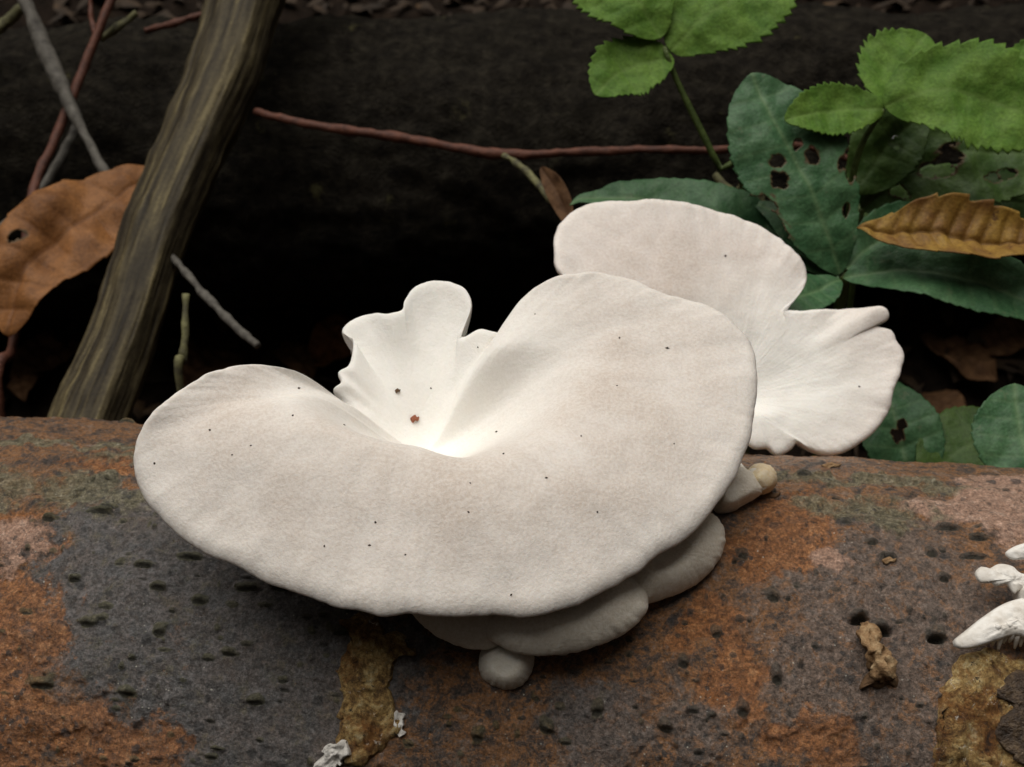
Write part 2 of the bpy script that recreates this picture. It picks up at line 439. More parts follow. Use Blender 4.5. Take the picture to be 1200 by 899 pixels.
def log_uv(x, y):
    """photo sight line -> (u along the log, angle phi from the top towards the camera)"""
    r = ray(x, y); r = r-L_E*(r@L_E); o = CAM-L_O; o = o-L_E*(o@L_E)
    A = r@r; B = o@r; Cc = o@o-LR**2
    D = max(B*B-A*Cc, 0); k = (-B-math.sqrt(D))/A
    P = CAM+k*ray(x, y); q = P-L_O
    return q@L_E, math.atan2(q@L_FR, q@L_UP)
def log_pt(u, phi, h=0.0):
    u = np.asarray(u, float); phi = np.asarray(phi, float); h = np.asarray(h, float)
    return L_O + u[..., None]*L_E + ((LR+h)*np.cos(phi))[..., None]*L_UP + ((LR+h)*np.sin(phi))[..., None]*L_FR

# ------------------------------------------------------------------ ground
def build_ground():
    def axis(lo, hi, dl, dh, n1, n2):
        return np.concatenate([np.linspace(lo, dl, n1, endpoint=False), np.linspace(dl, dh, n2, endpoint=False), np.linspace(dh, hi, n1)])
    X = axis(-12, 12, -0.6, 0.6, 40, 200); Y = axis(-10, 12, -0.1, 1.0, 40, 180)
    GX, GY = np.meshgrid(X, Y, indexing='xy')
    P = np.stack([GX, GY, 0*GX], -1)
    Z = GZ + 0.010*fbm(P*9, 4) + 0.004*fbm(P*60, 3) + 0.05*fbm(P*1.1+5, 3)*sstep(0.7, 2, np.hypot(GX, GY))
    Z -= 0.035*sstep(0.05, 0.14, GY)*(1-sstep(0.26, 0.36, GY))            # hollow between the two logs
    Z += 0.034*sstep(0.2, 0.3, GY)+0.08*sstep(0.42, 0.75, GY)             # bank behind
    RR = np.hypot(GX, GY-0.1); Z += 2.7*sstep(1.0, 3.6, RR)*(1+0.15*fbm(P*0.9+31, 3))   # unseen banks all round, added to keep low skylight off the logs
    Z = np.minimum(Z, GZ+0.006+10*sstep(0.3, 0.6, GY)+10*sstep(0.3, 0.9, -GY))
    P[..., 2] = Z
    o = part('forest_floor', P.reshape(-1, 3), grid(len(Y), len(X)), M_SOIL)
    tag(o, kind='structure')
    return X, Y, Z
GXs, GYs, GZs = build_ground()
def ground_z(x, y):
    i = np.clip(np.searchsorted(GXs, x)-1, 0, len(GXs)-2); j = np.clip(np.searchsorted(GYs, y)-1, 0, len(GYs)-2)
    fx = (x-GXs[i])/(GXs[i+1]-GXs[i]); fy = (y-GYs[j])/(GYs[j+1]-GYs[j])
    return (GZs[j, i]*(1-fx)+GZs[j, i+1]*fx)*(1-fy)+(GZs[j+1, i]*(1-fx)+GZs[j+1, i+1]*fx)*fy

# ------------------------------------------------------------------ front log
def build_front_log():
    lr = root('fallen_beech_log', log_pt(0.0, math.pi), 'mottled orange and grey fallen log the white mushrooms grow on', 'log')
    u = np.concatenate([np.linspace(-0.62, -0.15, 60, endpoint=False), np.linspace(-0.15, 0.15, 960, endpoint=False), np.linspace(0.15, 0.62, 60)])
    ph = np.concatenate([np.linspace(-math.pi, -0.6, 40, endpoint=False), np.linspace(-0.6, 1.25, 400, endpoint=False), np.linspace(1.25, math.pi, 40, endpoint=False)])
    U, PH = np.meshgrid(u, ph, indexing='ij')
    S = np.stack([U, LR*np.sin(PH), LR*np.cos(PH)], -1)
    S2 = np.stack([U, LR*PH, 0*U], -1)
    wob = np.stack([fbm(S*120+3, 4), fbm(S*120+40, 4), 0*U], -1)*0.004
    Q = S2+wob
    def blob(lst, base=-1.0):
        out = np.full(U.shape, base)
        for (x, y, rx, ry) in lst:
            u0, p0 = log_uv(x, y)
            u1, _ = log_uv(x+rx, y); _, p1 = log_uv(x, min(y+ry, 899+200)); _, p2 = log_uv(x, max(y-ry, 565))
            ru = abs(u1-u0); rp = max(LR*abs(p1-p2)/2, 0.002)
            d = np.sqrt(((Q[..., 0]-u0)/ru)**2+((Q[..., 1]-LR*p0)/rp)**2)
            out = np.maximum(out, 1-d)
        return out
    nz = fbm(S*70+9, 5)
    far = sstep(0.13, 0.17, np.abs(U))+sstep(1.05, 1.3, PH)+sstep(0.5, 0.9, -PH)
    far = np.clip(far, 0, 1)
    def fin(b, noise_amp=0.35, cont=0.0, sd=0.0):
        v = 0.5+0.55*b+noise_amp*nz
        v2 = 0.42+0.6*fbm(S*38+sd, 4)+cont
        return np.clip(v*(1-far)+v2*far, 0, 1)
    slate = fin(blob([(200, 700, 190, 150), (330, 720, 170, 150), (120, 640, 90, 90), (250, 830, 170, 90), (330, 860, 110, 70), (1000, 690, 130, 100), (960, 640, 70, 50), (1010, 800, 120, 90), (1090, 740, 80, 110), (1060, 850, 80, 80), (760, 640, 50, 40), (700, 840, 60, 60), (820, 850, 40, 40)]), 0.3, 0.0, 3)
    orange = fin(blob([(15, 690, 34, 95), (25, 620, 34, 70), (0, 800, 70, 90), (60, 850, 110, 55), (130, 880, 70, 40), (940, 610, 60, 32), (900, 650, 60, 30), (855, 790, 32, 50), (960, 870, 60, 30), (120, 548, 75, 16), (20, 575, 50, 22), (830, 730, 36, 36)]), 0.42, -0.05, 13)
    pink = fin(blob([(1200, 602, 85, 38), (1120, 602, 62, 13), (1240, 575, 100, 40), (25, 640, 34, 45), (985, 665, 22, 24)]), 0.22, -0.12, 23)
    green = fin(blob([(60, 520, 150, 34), (150, 540, 70, 34), (-40, 575, 130, 40), (80, 580, 80, 34), (980, 565, 120, 12), (1010, 600, 60, 16)]), 0.45, -0.1, 33)
    # relief
    H = 0.0016*fbm(S*22, 3)+0.0005*fbm(S*160, 4)+0.00022*fbm(S*600+2, 3)
    H += 0.0005*sstep(0.48, 0.56, slate)-0.0003*sstep(0.48, 0.54, orange)+0.0004*sstep(0.5, 0.56, pink)
    H += 0.0012*fbm(S*np.array([90, 300, 300])+6, 3)*sstep(0.45, 0.6, green)
    pit_shade = np.zeros_like(U)
    rr = np.random.default_rng(7)
    wart = np.zeros_like(U)
    def mark(x, y, w, hgt, height, crack, tint=1.0):
        """lenticel: a raised lens, grooved along its lower side, the shadow there painted dark"""
        u0, p0 = log_uv(x, y); k = 0.27/FPX
        a = rr.uniform(-.12, .12)
        i0, i1 = np.searchsorted(LU, [u0-3.2*w*k, u0+3.2*w*k]); j0, j1 = np.searchsorted(LP, [p0-6*hgt*k/LR, p0+6*hgt*k/LR])
        sl = (slice(i0, i1), slice(j0, j1))
        du = (U[sl]-u0)/(w*k); dv = LR*(PH[sl]-p0)/(hgt*k*1.2)+a*du
        nzl = pnoise(S[sl]*700)
        d2 = du**2+dv**2
        H[sl] += height*np.exp(-(d2*(1+.6*nzl))**1.6)
        wart[sl] = np.maximum(wart[sl], tint*np.exp(-(d2*.8*(1+.8*nzl))**2))
        g = np.exp(-((du*1.1)**2+((dv-.55)/.42)**2)**1.5*(1+.5*nzl))
        H[sl] -= crack*g
        pit_shade[sl] = np.maximum(pit_shade[sl], g*min(1, crack/.0005))
    LU, LP = u, ph
    lent = [(130, 600, 14, 4), (275, 603, 20, 4), (170, 665, 16, 5), (225, 655, 22, 5), (255, 648, 14, 4), (330, 592, 18, 4), (190, 690, 9, 6), (235, 705, 12, 6), (290, 690, 18, 5), (330, 690, 14, 6),
            (190, 740, 10, 8), (105, 730, 14, 6), (270, 765, 12, 5), (50, 800, 20, 7), (150, 810, 14, 6), (380, 690, 14, 5), (400, 740, 14, 6), (300, 820, 14, 6), (60, 610, 12, 5), (90, 680, 10, 5),
            (1110, 620, 16, 6), (1145, 632, 14, 5), (1140, 655, 20, 5), (1090, 650, 8, 9), (1105, 680, 8, 7), (1040, 658, 10, 6), (1005, 725, 12, 7), (1030, 737, 14, 8), (1095, 747, 14, 10), (940, 560, 10, 4),
            (1020, 640, 8, 5), (870, 650, 8, 8), (905, 700, 10, 8), (800, 775, 8, 8), (840, 740, 8, 7), (780, 850, 10, 8), (870, 830, 9, 9), (640, 850, 10, 9), (700, 830, 9, 9), (560, 860, 9, 9), (910, 790, 8, 12),
            (118, 603, 20, 4), (150, 492, 14, 5)]
    for (x, y, a, b) in lent: mark(x, y, a*.8, b*.9, 0.0013, 0.0009)
    for (x, y, a, b) in ((1006, 727, 12, 7), (1031, 738, 13, 8), (1096, 748, 10, 7)): mark(x, y, a, b, 0.0003, 0.0026, .2)
    for k in range(520):
        x = rr.uniform(-60, 1260); y = rr.uniform(560, 990)
        right = x > 560
        a = rr.uniform(3, 9)*(.75 if right else 1); b = rr.uniform(2, 4.2)
        if rr.random() < (.35 if right else .6): mark(x, y, a, b, rr.uniform(.0003, .0008), rr.uniform(.0002, .0006), rr.uniform(.3, 1))
        else: mark(x, y, a*.6, b*1.1, rr.uniform(.0003, .0009), 0.00005, rr.uniform(.2, .8))
    pit_shade = np.clip(pit_shade, 0, 1)
    P = log_pt(U, PH, H)
    nU, nP = U.shape
    V = P.reshape(-1, 3)
    F = grid(nU, nP, True)
    part('bark', V, F, M_BARK, lr, attrs=dict(orange=orange, pink=pink, slate=slate, green=green, warm=np.clip(sstep(-.02, .06, U)+0.3*nz, 0, 1), pit_shade=pit_shade, wart=wart))
    # sawn ends
    for k, idx in ((-1, 0), (1, nU-1)):
        ring = P[idx]; c = ring.mean(0)
        part('log_end', np.vstack([ring, c]), [[j, (j+1) % nP, nP] for j in range(nP)], M_WOOD, lr)
    return lr, H, u, ph
LOG, LOG_H, LOG_U, LOG_PH = build_front_log()
def log_h(u, phi):
    i = np.clip(np.searchsorted(LOG_U, u), 0, len(LOG_U)-1); j = np.clip(np.searchsorted(LOG_PH, phi), 0, len(LOG_PH)-1)
    return LOG_H[i, j]

def log_patch(name, outline, mat, parent, thick=0.0012, rough=0.0008, n=64, m=22, sink=0.0006, seed=0, holes=0.0, **kw):
    """a patch lying on the log: closed outline in the photo, domed and rough"""
    K = crom(np.array([(x, y) for x, y in outline], float), n, True)
    uv = np.array([log_uv(x, y) for x, y in K]); uv[:, 1] *= LR
    c = uv.mean(0)
    t = np.concatenate([np.linspace(0, 0.9, m-4), [0.94, 0.97, 0.99, 1.0]])
    th = np.arange(n)
    q = c+(uv-c)[None]*t[:, None, None]
    jit = 0.0017*np.stack([fbm(np.dstack([q*300, 0*q[..., :1]+seed]), 3), fbm(np.dstack([q*300, 0*q[..., :1]+seed+9]), 3)], -1)*t[:, None, None]
    q = q+jit
    u, p = q[..., 0], q[..., 1]/LR
    prof = np.clip((1-t)/0.10, 0, 1)**0.5
    h = log_h(u, p)-sink+(thick+sink)*prof[:, None]+rough*fbm(np.dstack([q*500, 0*q[..., :1]+seed]), 4)*prof[:, None]
    P = log_pt(u, p, h)
    F = grid(len(t), n, True)
    o = part(name, P.reshape(-1, 3), F, mat, parent, **kw)
    return o

# exposed wood under lost bark, bark flake
log_patch('exposed_wood', [(402, 722), (440, 718), (452, 745), (478, 748), (486, 760), (466, 775), (462, 810), (470, 850), (452, 872), (420, 900), (400, 880), (402, 840), (396, 790), (408, 750)], M_WOOD, LOG, 0.0012, 0.0006, 90, 34, seed=2)
log_patch('exposed_wood', [(1122, 775), (1150, 762), (1190, 772), (1230, 780), (1300, 800), (1310, 900), (1290, 980), (1180, 990), (1110, 970), (1095, 900), (1092, 840), (1103, 805)], M_WOOD, LOG, 0.0016, 0.0005, 110, 46, seed=5)
log_patch('mycelium_patch', [(385, 872), (400, 866), (412, 876), (404, 888), (392, 900), (376, 905), (376, 890)], M_WHITE, LOG, 0.0022, 0.0012, 48, 16, seed=8)
log_patch('mycelium_patch', [(465, 835), (474, 836), (477, 850), (470, 862), (464, 850)], M_WHITE, LOG, 0.0012, 0.0010, 36, 12, seed=9)

log_patch('rotten_hollow', [(1172, 792), (1200, 786), (1250, 800), (1270, 860), (1240, 920), (1200, 900), (1168, 880), (1160, 850), (1180, 830), (1164, 812)], M_ROT, LOG, 0.0023, 0.0003, 70, 26, seed=15)
_c = [log_pt(*log_uv(x, y), 0.0011) for x, y in [(1133, 764), (1135, 785), (1133, 805), (1138, 825), (1148, 840), (1165, 838), (1182, 832)]]
part('crack', *tube_vf(_c, [.0003, .0005, .0004, .0006, .0006, .0004, .0002], 50, 8, .0004, 700), M_SPECK, LOG)

# ------------------------------------------------------------------ back log
def build_back_log():
    r = 0.062
    a = at(-200, 34, 0.545); b = at(1400, 0, 0.57)
    e = nrm(b-a); m = nrm(np.cross(a-CAM, b-a)); m = m if m[2] > 0 else -m
    o = (a+b)/2-r*m
    up = nrm(np.cross(e, np.cross([0, 0, 1.0], e))); fr = np.cross(e, up); fr = fr if fr[1] < 0 else -fr
    u = np.linspace(-0.75, 0.75, 520); ph = np.linspace(-math.pi, math.pi, 150, endpoint=False)
    U, PH = np.meshgrid(u, ph, indexing='ij')
    S = np.stack([U, r*np.sin(PH), r*np.cos(PH)], -1)
    h = 0.006*fbm(S*14, 3)+0.0022*fbm(S*np.array([60, 110, 110]), 4)+0.0008*fbm(S*260, 3)
    R = r+h
    P = o+U[..., None]*e+(R*np.cos(PH))[..., None]*up+(R*np.sin(PH))[..., None]*fr
    lr = root('dark_log', o-r*np.array([0, 0, 1.0]), 'dark weathered log lying in the shade behind the mushrooms', 'log')
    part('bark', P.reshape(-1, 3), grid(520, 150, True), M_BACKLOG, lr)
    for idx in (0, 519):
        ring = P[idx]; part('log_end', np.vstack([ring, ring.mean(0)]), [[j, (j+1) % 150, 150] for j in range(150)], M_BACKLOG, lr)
    return o, e, up, fr, r
BL_O, BL_E, BL_UP, BL_FR, BL_R = build_back_log()

# ------------------------------------------------------------------ mushrooms
def cap_build(keys, po, pn, centre, parent, mat=None, edge=0.0022, T=0.010, N=420, M=46, seed=0, pale_r=0.55, pale_c=None,
              wav=0.00012, rimj=0.5, gill=True, gill_to=0.16, fib=0.00004, b0=0.42, smooth=0.022, name='cap'):
    """funnel-shaped cap. keys: (x, y, rim height, shoulder height, shoulder position) round the rim; heights above the cap plane"""
    mat = mat or M_CAP
    pn = nrm(pn)
    K = crom(np.array(keys, float), N, True)
    ang = np.linspace(0, 2*np.pi, N, endpoint=False)
    jn = fbm(np.stack([np.cos(ang)*9, np.sin(ang)*9, 0*ang+seed], -1), 4)*rimj*2.2
    cx, cy, ch = centre
    dx = K[:, 0]-cx; dy = K[:, 1]-cy; L = np.hypot(dx, dy)
    X = K[:, 0]+dx/L*jn; Y = K[:, 1]+dy/L*jn
    hr, hsd, ts = K[:, 2], K[:, 3], np.clip(K[:, 4], 0.08, 0.9)
    q = on_plane(X, Y, po, pn, hr-edge); q = q-(hr-edge)[:, None]*pn
    c = on_plane(np.array(cx), np.array(cy), po, pn, ch); c = c-ch*pn
    kk = np.arange(N); gw = np.exp(-0.5*(np.minimum(kk, N-kk)/(smooth*N))**2); gw /= gw.sum()
    def sm(a): return np.real(np.fft.ifft(np.fft.fft(a, axis=0)*(np.fft.fft(gw) if a.ndim == 1 else np.fft.fft(gw)[:, None]), axis=0))
    qs, hsd, ts, hrs = sm(q), sm(hsd), sm(ts), sm(hr)
    Lm = np.linalg.norm(q-c, axis=1)
    E = np.minimum(edge*1.5, Lm*0.3)
    t1 = np.linspace(0, 1, M)[:, None]**0.9*(1-E/Lm)[None]
    a = np.linspace(0, np.pi, 15)[1:]
    t2 = 1-(E/Lm)[None]*(1-np.sin(a))[:, None]
    tt = np.vstack([t1, t2])
    drop = np.concatenate([np.zeros(M), edge*(1-np.cos(a))])
    # profile through (0,ch) (ts,hs) (1,hr): monotone-ish hermite
    s1 = (hsd-ch)/ts; s2 = (hr-hsd)/(1-ts)
    ms = np.where(s1*s2 > 0, 2*s1*s2/(s1+s2+1e-9), 0.0)
    def herm(x, x0, x1, y0, y1, m0, m1):
        d = x1-x0; k = np.clip((x-x0)/d, 0, 1)
        return (2*k**3-3*k**2+1)*y0+(k**3-2*k**2+k)*d*m0+(-2*k**3+3*k**2)*y1+(k**3-k**2)*d*m1
    def prof(x):
        def one(h_):
            s2_ = (h_-hsd)/(1-ts); m_ = np.where(s1*s2_ > 0, 2*s1*s2_/(s1+s2_+1e-9), 0.0)
            return np.where(x < ts, herm(x, 0, ts, ch, hsd, 0*s1, m_), herm(x, ts, 1, hsd, h_, m_, 1.25*s2_-0.25*m_))
        b_ = sstep(b0*.7, 1.0, x)
        return one(hrs)*(1-b_)+one(hr)*b_
    H = prof(tt)
    bl = sstep(b0, 1.0, tt)[..., None]
    foot = c+(qs[None]*(1-bl)+q[None]*bl-c)*tt[..., None]
    r = tt*Lm[None]
    fx = np.stack([np.cos(ang)[None]*16+0*tt, np.sin(ang)[None]*16+0*tt, r*55+seed], -1)
    fibre = fbm(fx, 4)
    und = fbm(foot*55+seed, 3)
    H2 = H+fib*fibre*sstep(0.1, 0.4, tt)+0.0007*und*sstep(0.15, 0.5, tt)+wav*fbm(np.stack([np.cos(ang)[None]*7+0*tt, np.sin(ang)[None]*7+0*tt, 0*tt+seed+3], -1), 3)*4*sstep(0.8, 1.0, tt)
    P = foot+(H2-drop[:, None])[..., None]*pn
    if pale_c is None: pd = r
    else:
        pc = on_plane(np.array(pale_c[0]), np.array(pale_c[1]), po, pn, ch)-ch*pn
        pd = np.linalg.norm(foot-pc, axis=-1)
    pale = 1-sstep(0.15*pale_r*0.05, pale_r*0.05, pd+0.004*und)
    edge_pale = 0.5*sstep(0.0, 1.0, 1-np.clip((1-tt)*Lm/0.010, 0, 1))
    part(name, P.reshape(-1, 3), grid(len(tt), N, True), mat, parent,
         attrs=dict(pale=np.clip(np.maximum(pale, edge_pale*0.5), 0, 1), fibre=np.clip(0.5+0.35*fibre*sstep(.3, .7, tt)+0.9*und, 0, 1)*sstep(0.18, 0.5, tt)*(1-0.8*sstep(0.66, 0.95, tt))))
    if gill:
        ng = 25
        tg = np.linspace(1, gill_to, ng)[:, None]*(1-E/Lm)[None]
        Hg = prof(tg); bg_ = sstep(b0, 1.0, tg)[..., None]
        dep = 2*edge+T*(1-tg)**1.2-0.0002
        rid = np.where(np.arange(N) % 2 == 0, 0.0011, 0.0)[None]*sstep(0, 0.12, 1-tg)
        Pg = c+(qs[None]*(1-bg_)+q[None]*bg_-c)*tg[..., None]+(Hg-dep-rid)[..., None]*pn
        part('gills', Pg.reshape(-1, 3), grid(ng, N, True)[:, ::-1], M_FLESH, parent)
    return c+ch*pn, pn

def stipe(parent, top, via, base_uv, r0, r1, mat=None, sink=0.004, seed=0):
    b = log_pt(base_uv[0], base_uv[1], -sink)
    V, F = tube_vf([top, via, b], [r0, (r0+r1)/2, r1], 30, 40, 0.0006, 160, 9, 0.05, seed)
    part('stipe', V, F, mat or M_FLESH, parent)

# --- the big lobed one
def big_mushroom():
    uv = log_uv(600, 700)
    rt = root('big_mushroom', log_pt(*uv), 'largest white mushroom with a broad funnel-shaped cap folded into lobes', 'mushroom')
    tilt = math.radians(14)
    pn = nrm([0.02, -math.sin(tilt), math.cos(tilt)])
    po = at(540, 545, 0.252)
    k = [  # x, y, rim, shoulder, ts
        (414, 498, -.012, -.018, .5), (400, 494, -.010, -.017, .5), (388, 481, -.008, -.016, .5), (377, 460, -.002, -.012, .5), (345, 438, .003, -.008, .5), (300, 431, .005, -.005, .5), (258, 438, .006, -.002, .5),
        (215, 458, .005, .001, .5), (180, 486, .003, .003, .5), (160, 520, -.001, .004, .5), (157, 552, -.004, .005, .5), (175, 592, -.007, .005, .5), (220, 634, -.009, .0045, .5),
        (290, 672, -.010, .004, .48), (370, 703, -.010, .003, .45), (440, 719, -.010, .002, .42), (478, 717, -.0095, .002, .42), (520, 722, -.010, .002, .42), (580, 719, -.010, .0015, .52),
        (625, 720, -.010, .0015, .52), (690, 703, -.010, .0015, .52), (745, 672, -.010, .0015, .52), (768, 652, -.009, .0015, .52), (810, 625, -.009, .0015, .52), (850, 580, -.008, .000, .52), (872, 535, -.006, .000, .52),
        (885, 480, -.004, .000, .52), (888, 440, -.002, .000, .52), (880, 405, .000, .000, .52), (855, 376, .002, .000, .52), (820, 358, .003, .000, .52), (780, 346, .004, .000, .52),
        (745, 332, .005, .002, .45), (705, 322, .006, .001, .45), (665, 325, .006, -.001, .45), (632, 337, .005, -.003, .45), (610, 356, .003, -.005, .45), (602, 380, .000, -.008, .45), (594, 394, -.003, -.007, .5),
        (580, 391, -.002, -.007, .5), (562, 389, -.002, -.007, .5), (544, 397, -.004, -.007, .5), (538, 392, -.004, -.006, .5), (546, 380, -.002, -.006, .5), (553, 362, .000, -.005, .5), (548, 345, .001, -.005, .5), (532, 335, .001, -.005, .5), (508, 331, .001, -.005, .5), (485, 338, .001, -.005, .5),
        (474, 352, .000, -.005, .5), (471, 363, -.001, -.005, .5), (455, 367, -.001, -.006, .5), (430, 368, -.002, -.006, .5), (408, 378, -.003, -.007, .5), (401, 390, -.004, -.007, .5), (412, 398, -.004, -.008, .5),
        (413, 414, -.005, -.008, .5), (409, 430, -.006, -.008, .5), (396, 438, -.007, -.009, .5), (399, 450, -.008, -.009, .5), (390, 458, -.009, -.0095, .5), (399, 472, -.011, -.010, .6), (404, 482, -.012, -.011, .6), (414, 492, -.013, -.011, .6)]
    CH = -.020
    k = [(x, y, hr, (CH+(hr-CH)*.42 if 37 < i else hs_), ts) for i, (x, y, hr, hs_, ts) in enumerate(k)]
    c, n_ = cap_build(k, po, pn, (500, 530, CH), rt, M_CAP, edge=.0017, T=.011, N=720, M=70, smooth=.026, seed=1.3, pale_r=.95, pale_c=(488, 470), rimj=0.9)
    stipe(rt, c-0.004*n_, c-0.020*n_+np.array([0.006, 0.002, -0.006]), log_uv(600, 690), .013, .014, seed=1)
big_mushroom()

def rear_mushroom():
    rt = root('rear_mushroom', log_pt(*log_uv(850, 560)), 'white two-lobed mushroom leaning over the green leaves with a notched wavy rim', 'mushroom')
    pn = nrm([0.12, -0.62, 0.78])
    po = at(860, 400, 0.325)
    k = [(655, 322, 0.0020, .0005, .5), (649, 296, 0.0010, .0005, .5), (652, 270, -0.0010, .0005, .5), (668, 250, -0.0020, .0005, .5), (695, 238, -0.0030, .0005, .5), (740, 236, -0.0030, -.0015, .5), (785, 236, -0.0030, -.0015, .5), (835, 246, -0.0040, -.0015, .5), (885, 264, -0.0040, -.0028, .5),
         (922, 287, -0.0015, -.0028, .5), (942, 310, -0.0015, -.0028, .5), (945, 330, -0.0015, -.0028, .5), (934, 348, -0.0015, -.0028, .5), (918, 361, -0.0015, -.0030, .5), (932, 364, -0.0015, -.0030, .5), (960, 363, -0.0015, -.0030, .5), (1000, 362, -0.0015, -.0030, .5), (1030, 359, 0.0020, -.0030, .5), (1041, 366, 0.0020, -.0030, .5),
         (1040, 375, 0.0010, -.0030, .5), (1024, 380, 0.0000, -.0030, .5), (1044, 388, 0.0000, -.0030, .5), (1050, 398, 0.0000, -.0030, .5), (1059, 416, 0.0000, -.0030, .5), (1055, 440, 0.0000, -.0030, .5), (1046, 460, 0.0000, -.0030, .5), (1042, 482, -0.0010, -.0030, .5), (1022, 508, -0.0020, -.0030, .5), (995, 528, -0.0030, -.0030, .5), (970, 535, -0.0040, -.0030, .5),
         (948, 528, -0.0040, -.0030, .5), (934, 519, -0.0030, -.0030, .5), (925, 528, -0.0040, -.0030, .5), (910, 534, -0.0040, -.0035, .5), (899, 526, -0.0030, -.0035, .5), (880, 524, -0.0030, -.0035, .5), (862, 505, -0.0020, -.0035, .5), (835, 470, -0.0010, -.0035, .5), (790, 420, 0.0000, -.0015, .5), (730, 375, 0.0010, -.0015, .5), (690, 350, 0.0020, .0005, .5)]
    c, n_ = cap_build(k, po, pn, (852, 468, -.006), rt, M_CAP2, edge=.0014, T=.008, N=640, M=64, smooth=.055, b0=.6, seed=5.1, pale_r=.85, pale_c=(905, 450), rimj=0.6)
    stipe(rt, c-0.003*n_, c-0.018*n_+np.array([-0.004, 0.0, -0.008]), log_uv(845, 566), .009, .009, seed=2)
rear_mushroom()

def shelf(name, label, k, po, pn, centre, base_px, r, seed, mat=None, edge=.0016, T=.005, N=220, M=24, rimj=0.3, pale_r=.1):
    rt = root(name, log_pt(*log_uv(*base_px)), label, 'mushroom')
    c, n_ = cap_build(k, po, pn, centre, rt, mat or M_CAP3, edge=edge, T=T, N=N, M=M, seed=seed, pale_r=pale_r, rimj=rimj)
    b = log_pt(*log_uv(*base_px))
    stipe(rt, c-0.002*nrm(pn), (c-0.006*nrm(pn))*0.5+b*0.5, log_uv(*base_px), r, r*1.1, seed=seed)
h0, h1 = -.003, .001
PNS = [0.0, -0.55, 0.83]
shelf('lower_mushroom', 'shaded narrow mushroom cap under the left end of the largest cap front', [(478, 708, h0, h1, .5), (490, 728, h0, h1, .5), (515, 748, h0, h1, .5), (550, 761, h0, h1, .5), (580, 758, h0, h1, .5), (605, 735, h0, h1, .5), (610, 700, h0, h1, .5), (580, 665, h0, h1, .5), (520, 660, h0, h1, .5), (485, 680, h0, h1, .5)],
      at(545, 720, .252), nrm(PNS), (565, 690, -.001), (585, 735), .005, 2.2)
shelf('lower_mushroom', 'shaded broad mushroom cap under the largest cap, middle of the lower three', [(568, 735, h0, h1, .5), (585, 757, h0, h1, .5), (625, 768, h0, h1, .5), (680, 763, h0, h1, .5), (730, 744, h0, h1, .5), (757, 718, h0, h1, .5), (756, 695, h0, h1, .5), (730, 670, h0, h1, .5), (660, 650, h0, h1, .5), (595, 680, h0, h1, .5)],
      at(660, 725, .2495), nrm([0.08, -0.55, 0.83]), (660, 700, -.001), (650, 735), .006, 3.4)
shelf('lower_mushroom', 'shaded rounded mushroom cap under the right edge of the largest cap', [(725, 685, h0, h1, .5), (745, 708, h0, h1, .5), (785, 700, h0, h1, .5), (820, 682, h0, h1, .5), (843, 655, h0, h1, .5), (849, 628, h0, h1, .5), (838, 605, h0, h1, .5), (800, 590, h0, h1, .5), (740, 610, h0, h1, .5), (715, 650, h0, h1, .5)],
      at(785, 660, .260), nrm([0.22, -0.55, 0.80]), (770, 650, -.001), (760, 665), .006, 4.6)
shelf('tiny_mushroom', 'tiny round shaded mushroom cap hanging lowest of the cluster', [(561, 778, -.002, .001, .5), (566, 796, -.002, .001, .5), (590, 808, -.002, .001, .5), (612, 803, -.002, .001, .5), (625, 782, -.002, .001, .5), (622, 760, -.002, .001, .5), (592, 748, -.002, .001, .5), (566, 760, -.002, .001, .5)],
      at(592, 780, .2545), nrm([0, -0.8, 0.6]), (592, 772, .0012), (592, 770), .003, 5.8, edge=.0013, T=.002, N=120, M=16)
shelf('side_mushroom', 'small white fan-shaped mushroom beside the yellowish button on the log top', [(836, 598, h0, h1, .5), (852, 602, h0, h1, .5), (872, 592, h0, h1, .5), (892, 578, h0, h1, .5), (888, 562, h0, h1, .5), (874, 550, h0, h1, .5), (858, 548, h0, h1, .5), (838, 570, h0, h1, .5)],
      at(860, 578, .277), nrm([0.15, -0.72, 0.66]), (856, 575, .0014), (852, 588), .003, 6.1, edge=.0011, T=.002, N=140, M=16)
shelf('mushroom_button', 'small yellowish round mushroom button on the log top', [(871, 561, -.002, .001, .5), (876, 574, -.002, .001, .5), (891, 580, -.002, .001, .5), (905, 574, -.002, .001, .5), (910, 560, -.002, .001, .5), (902, 546, -.002, .001, .5), (884, 544, -.002, .001, .5)],
      at(891, 561, .281), nrm([0.3, -0.75, 0.6]), (891, 560, .0016), (893, 572), .0025, 7.3, mat=M_BUTTON, edge=.0014, T=.001, N=90, M=14)

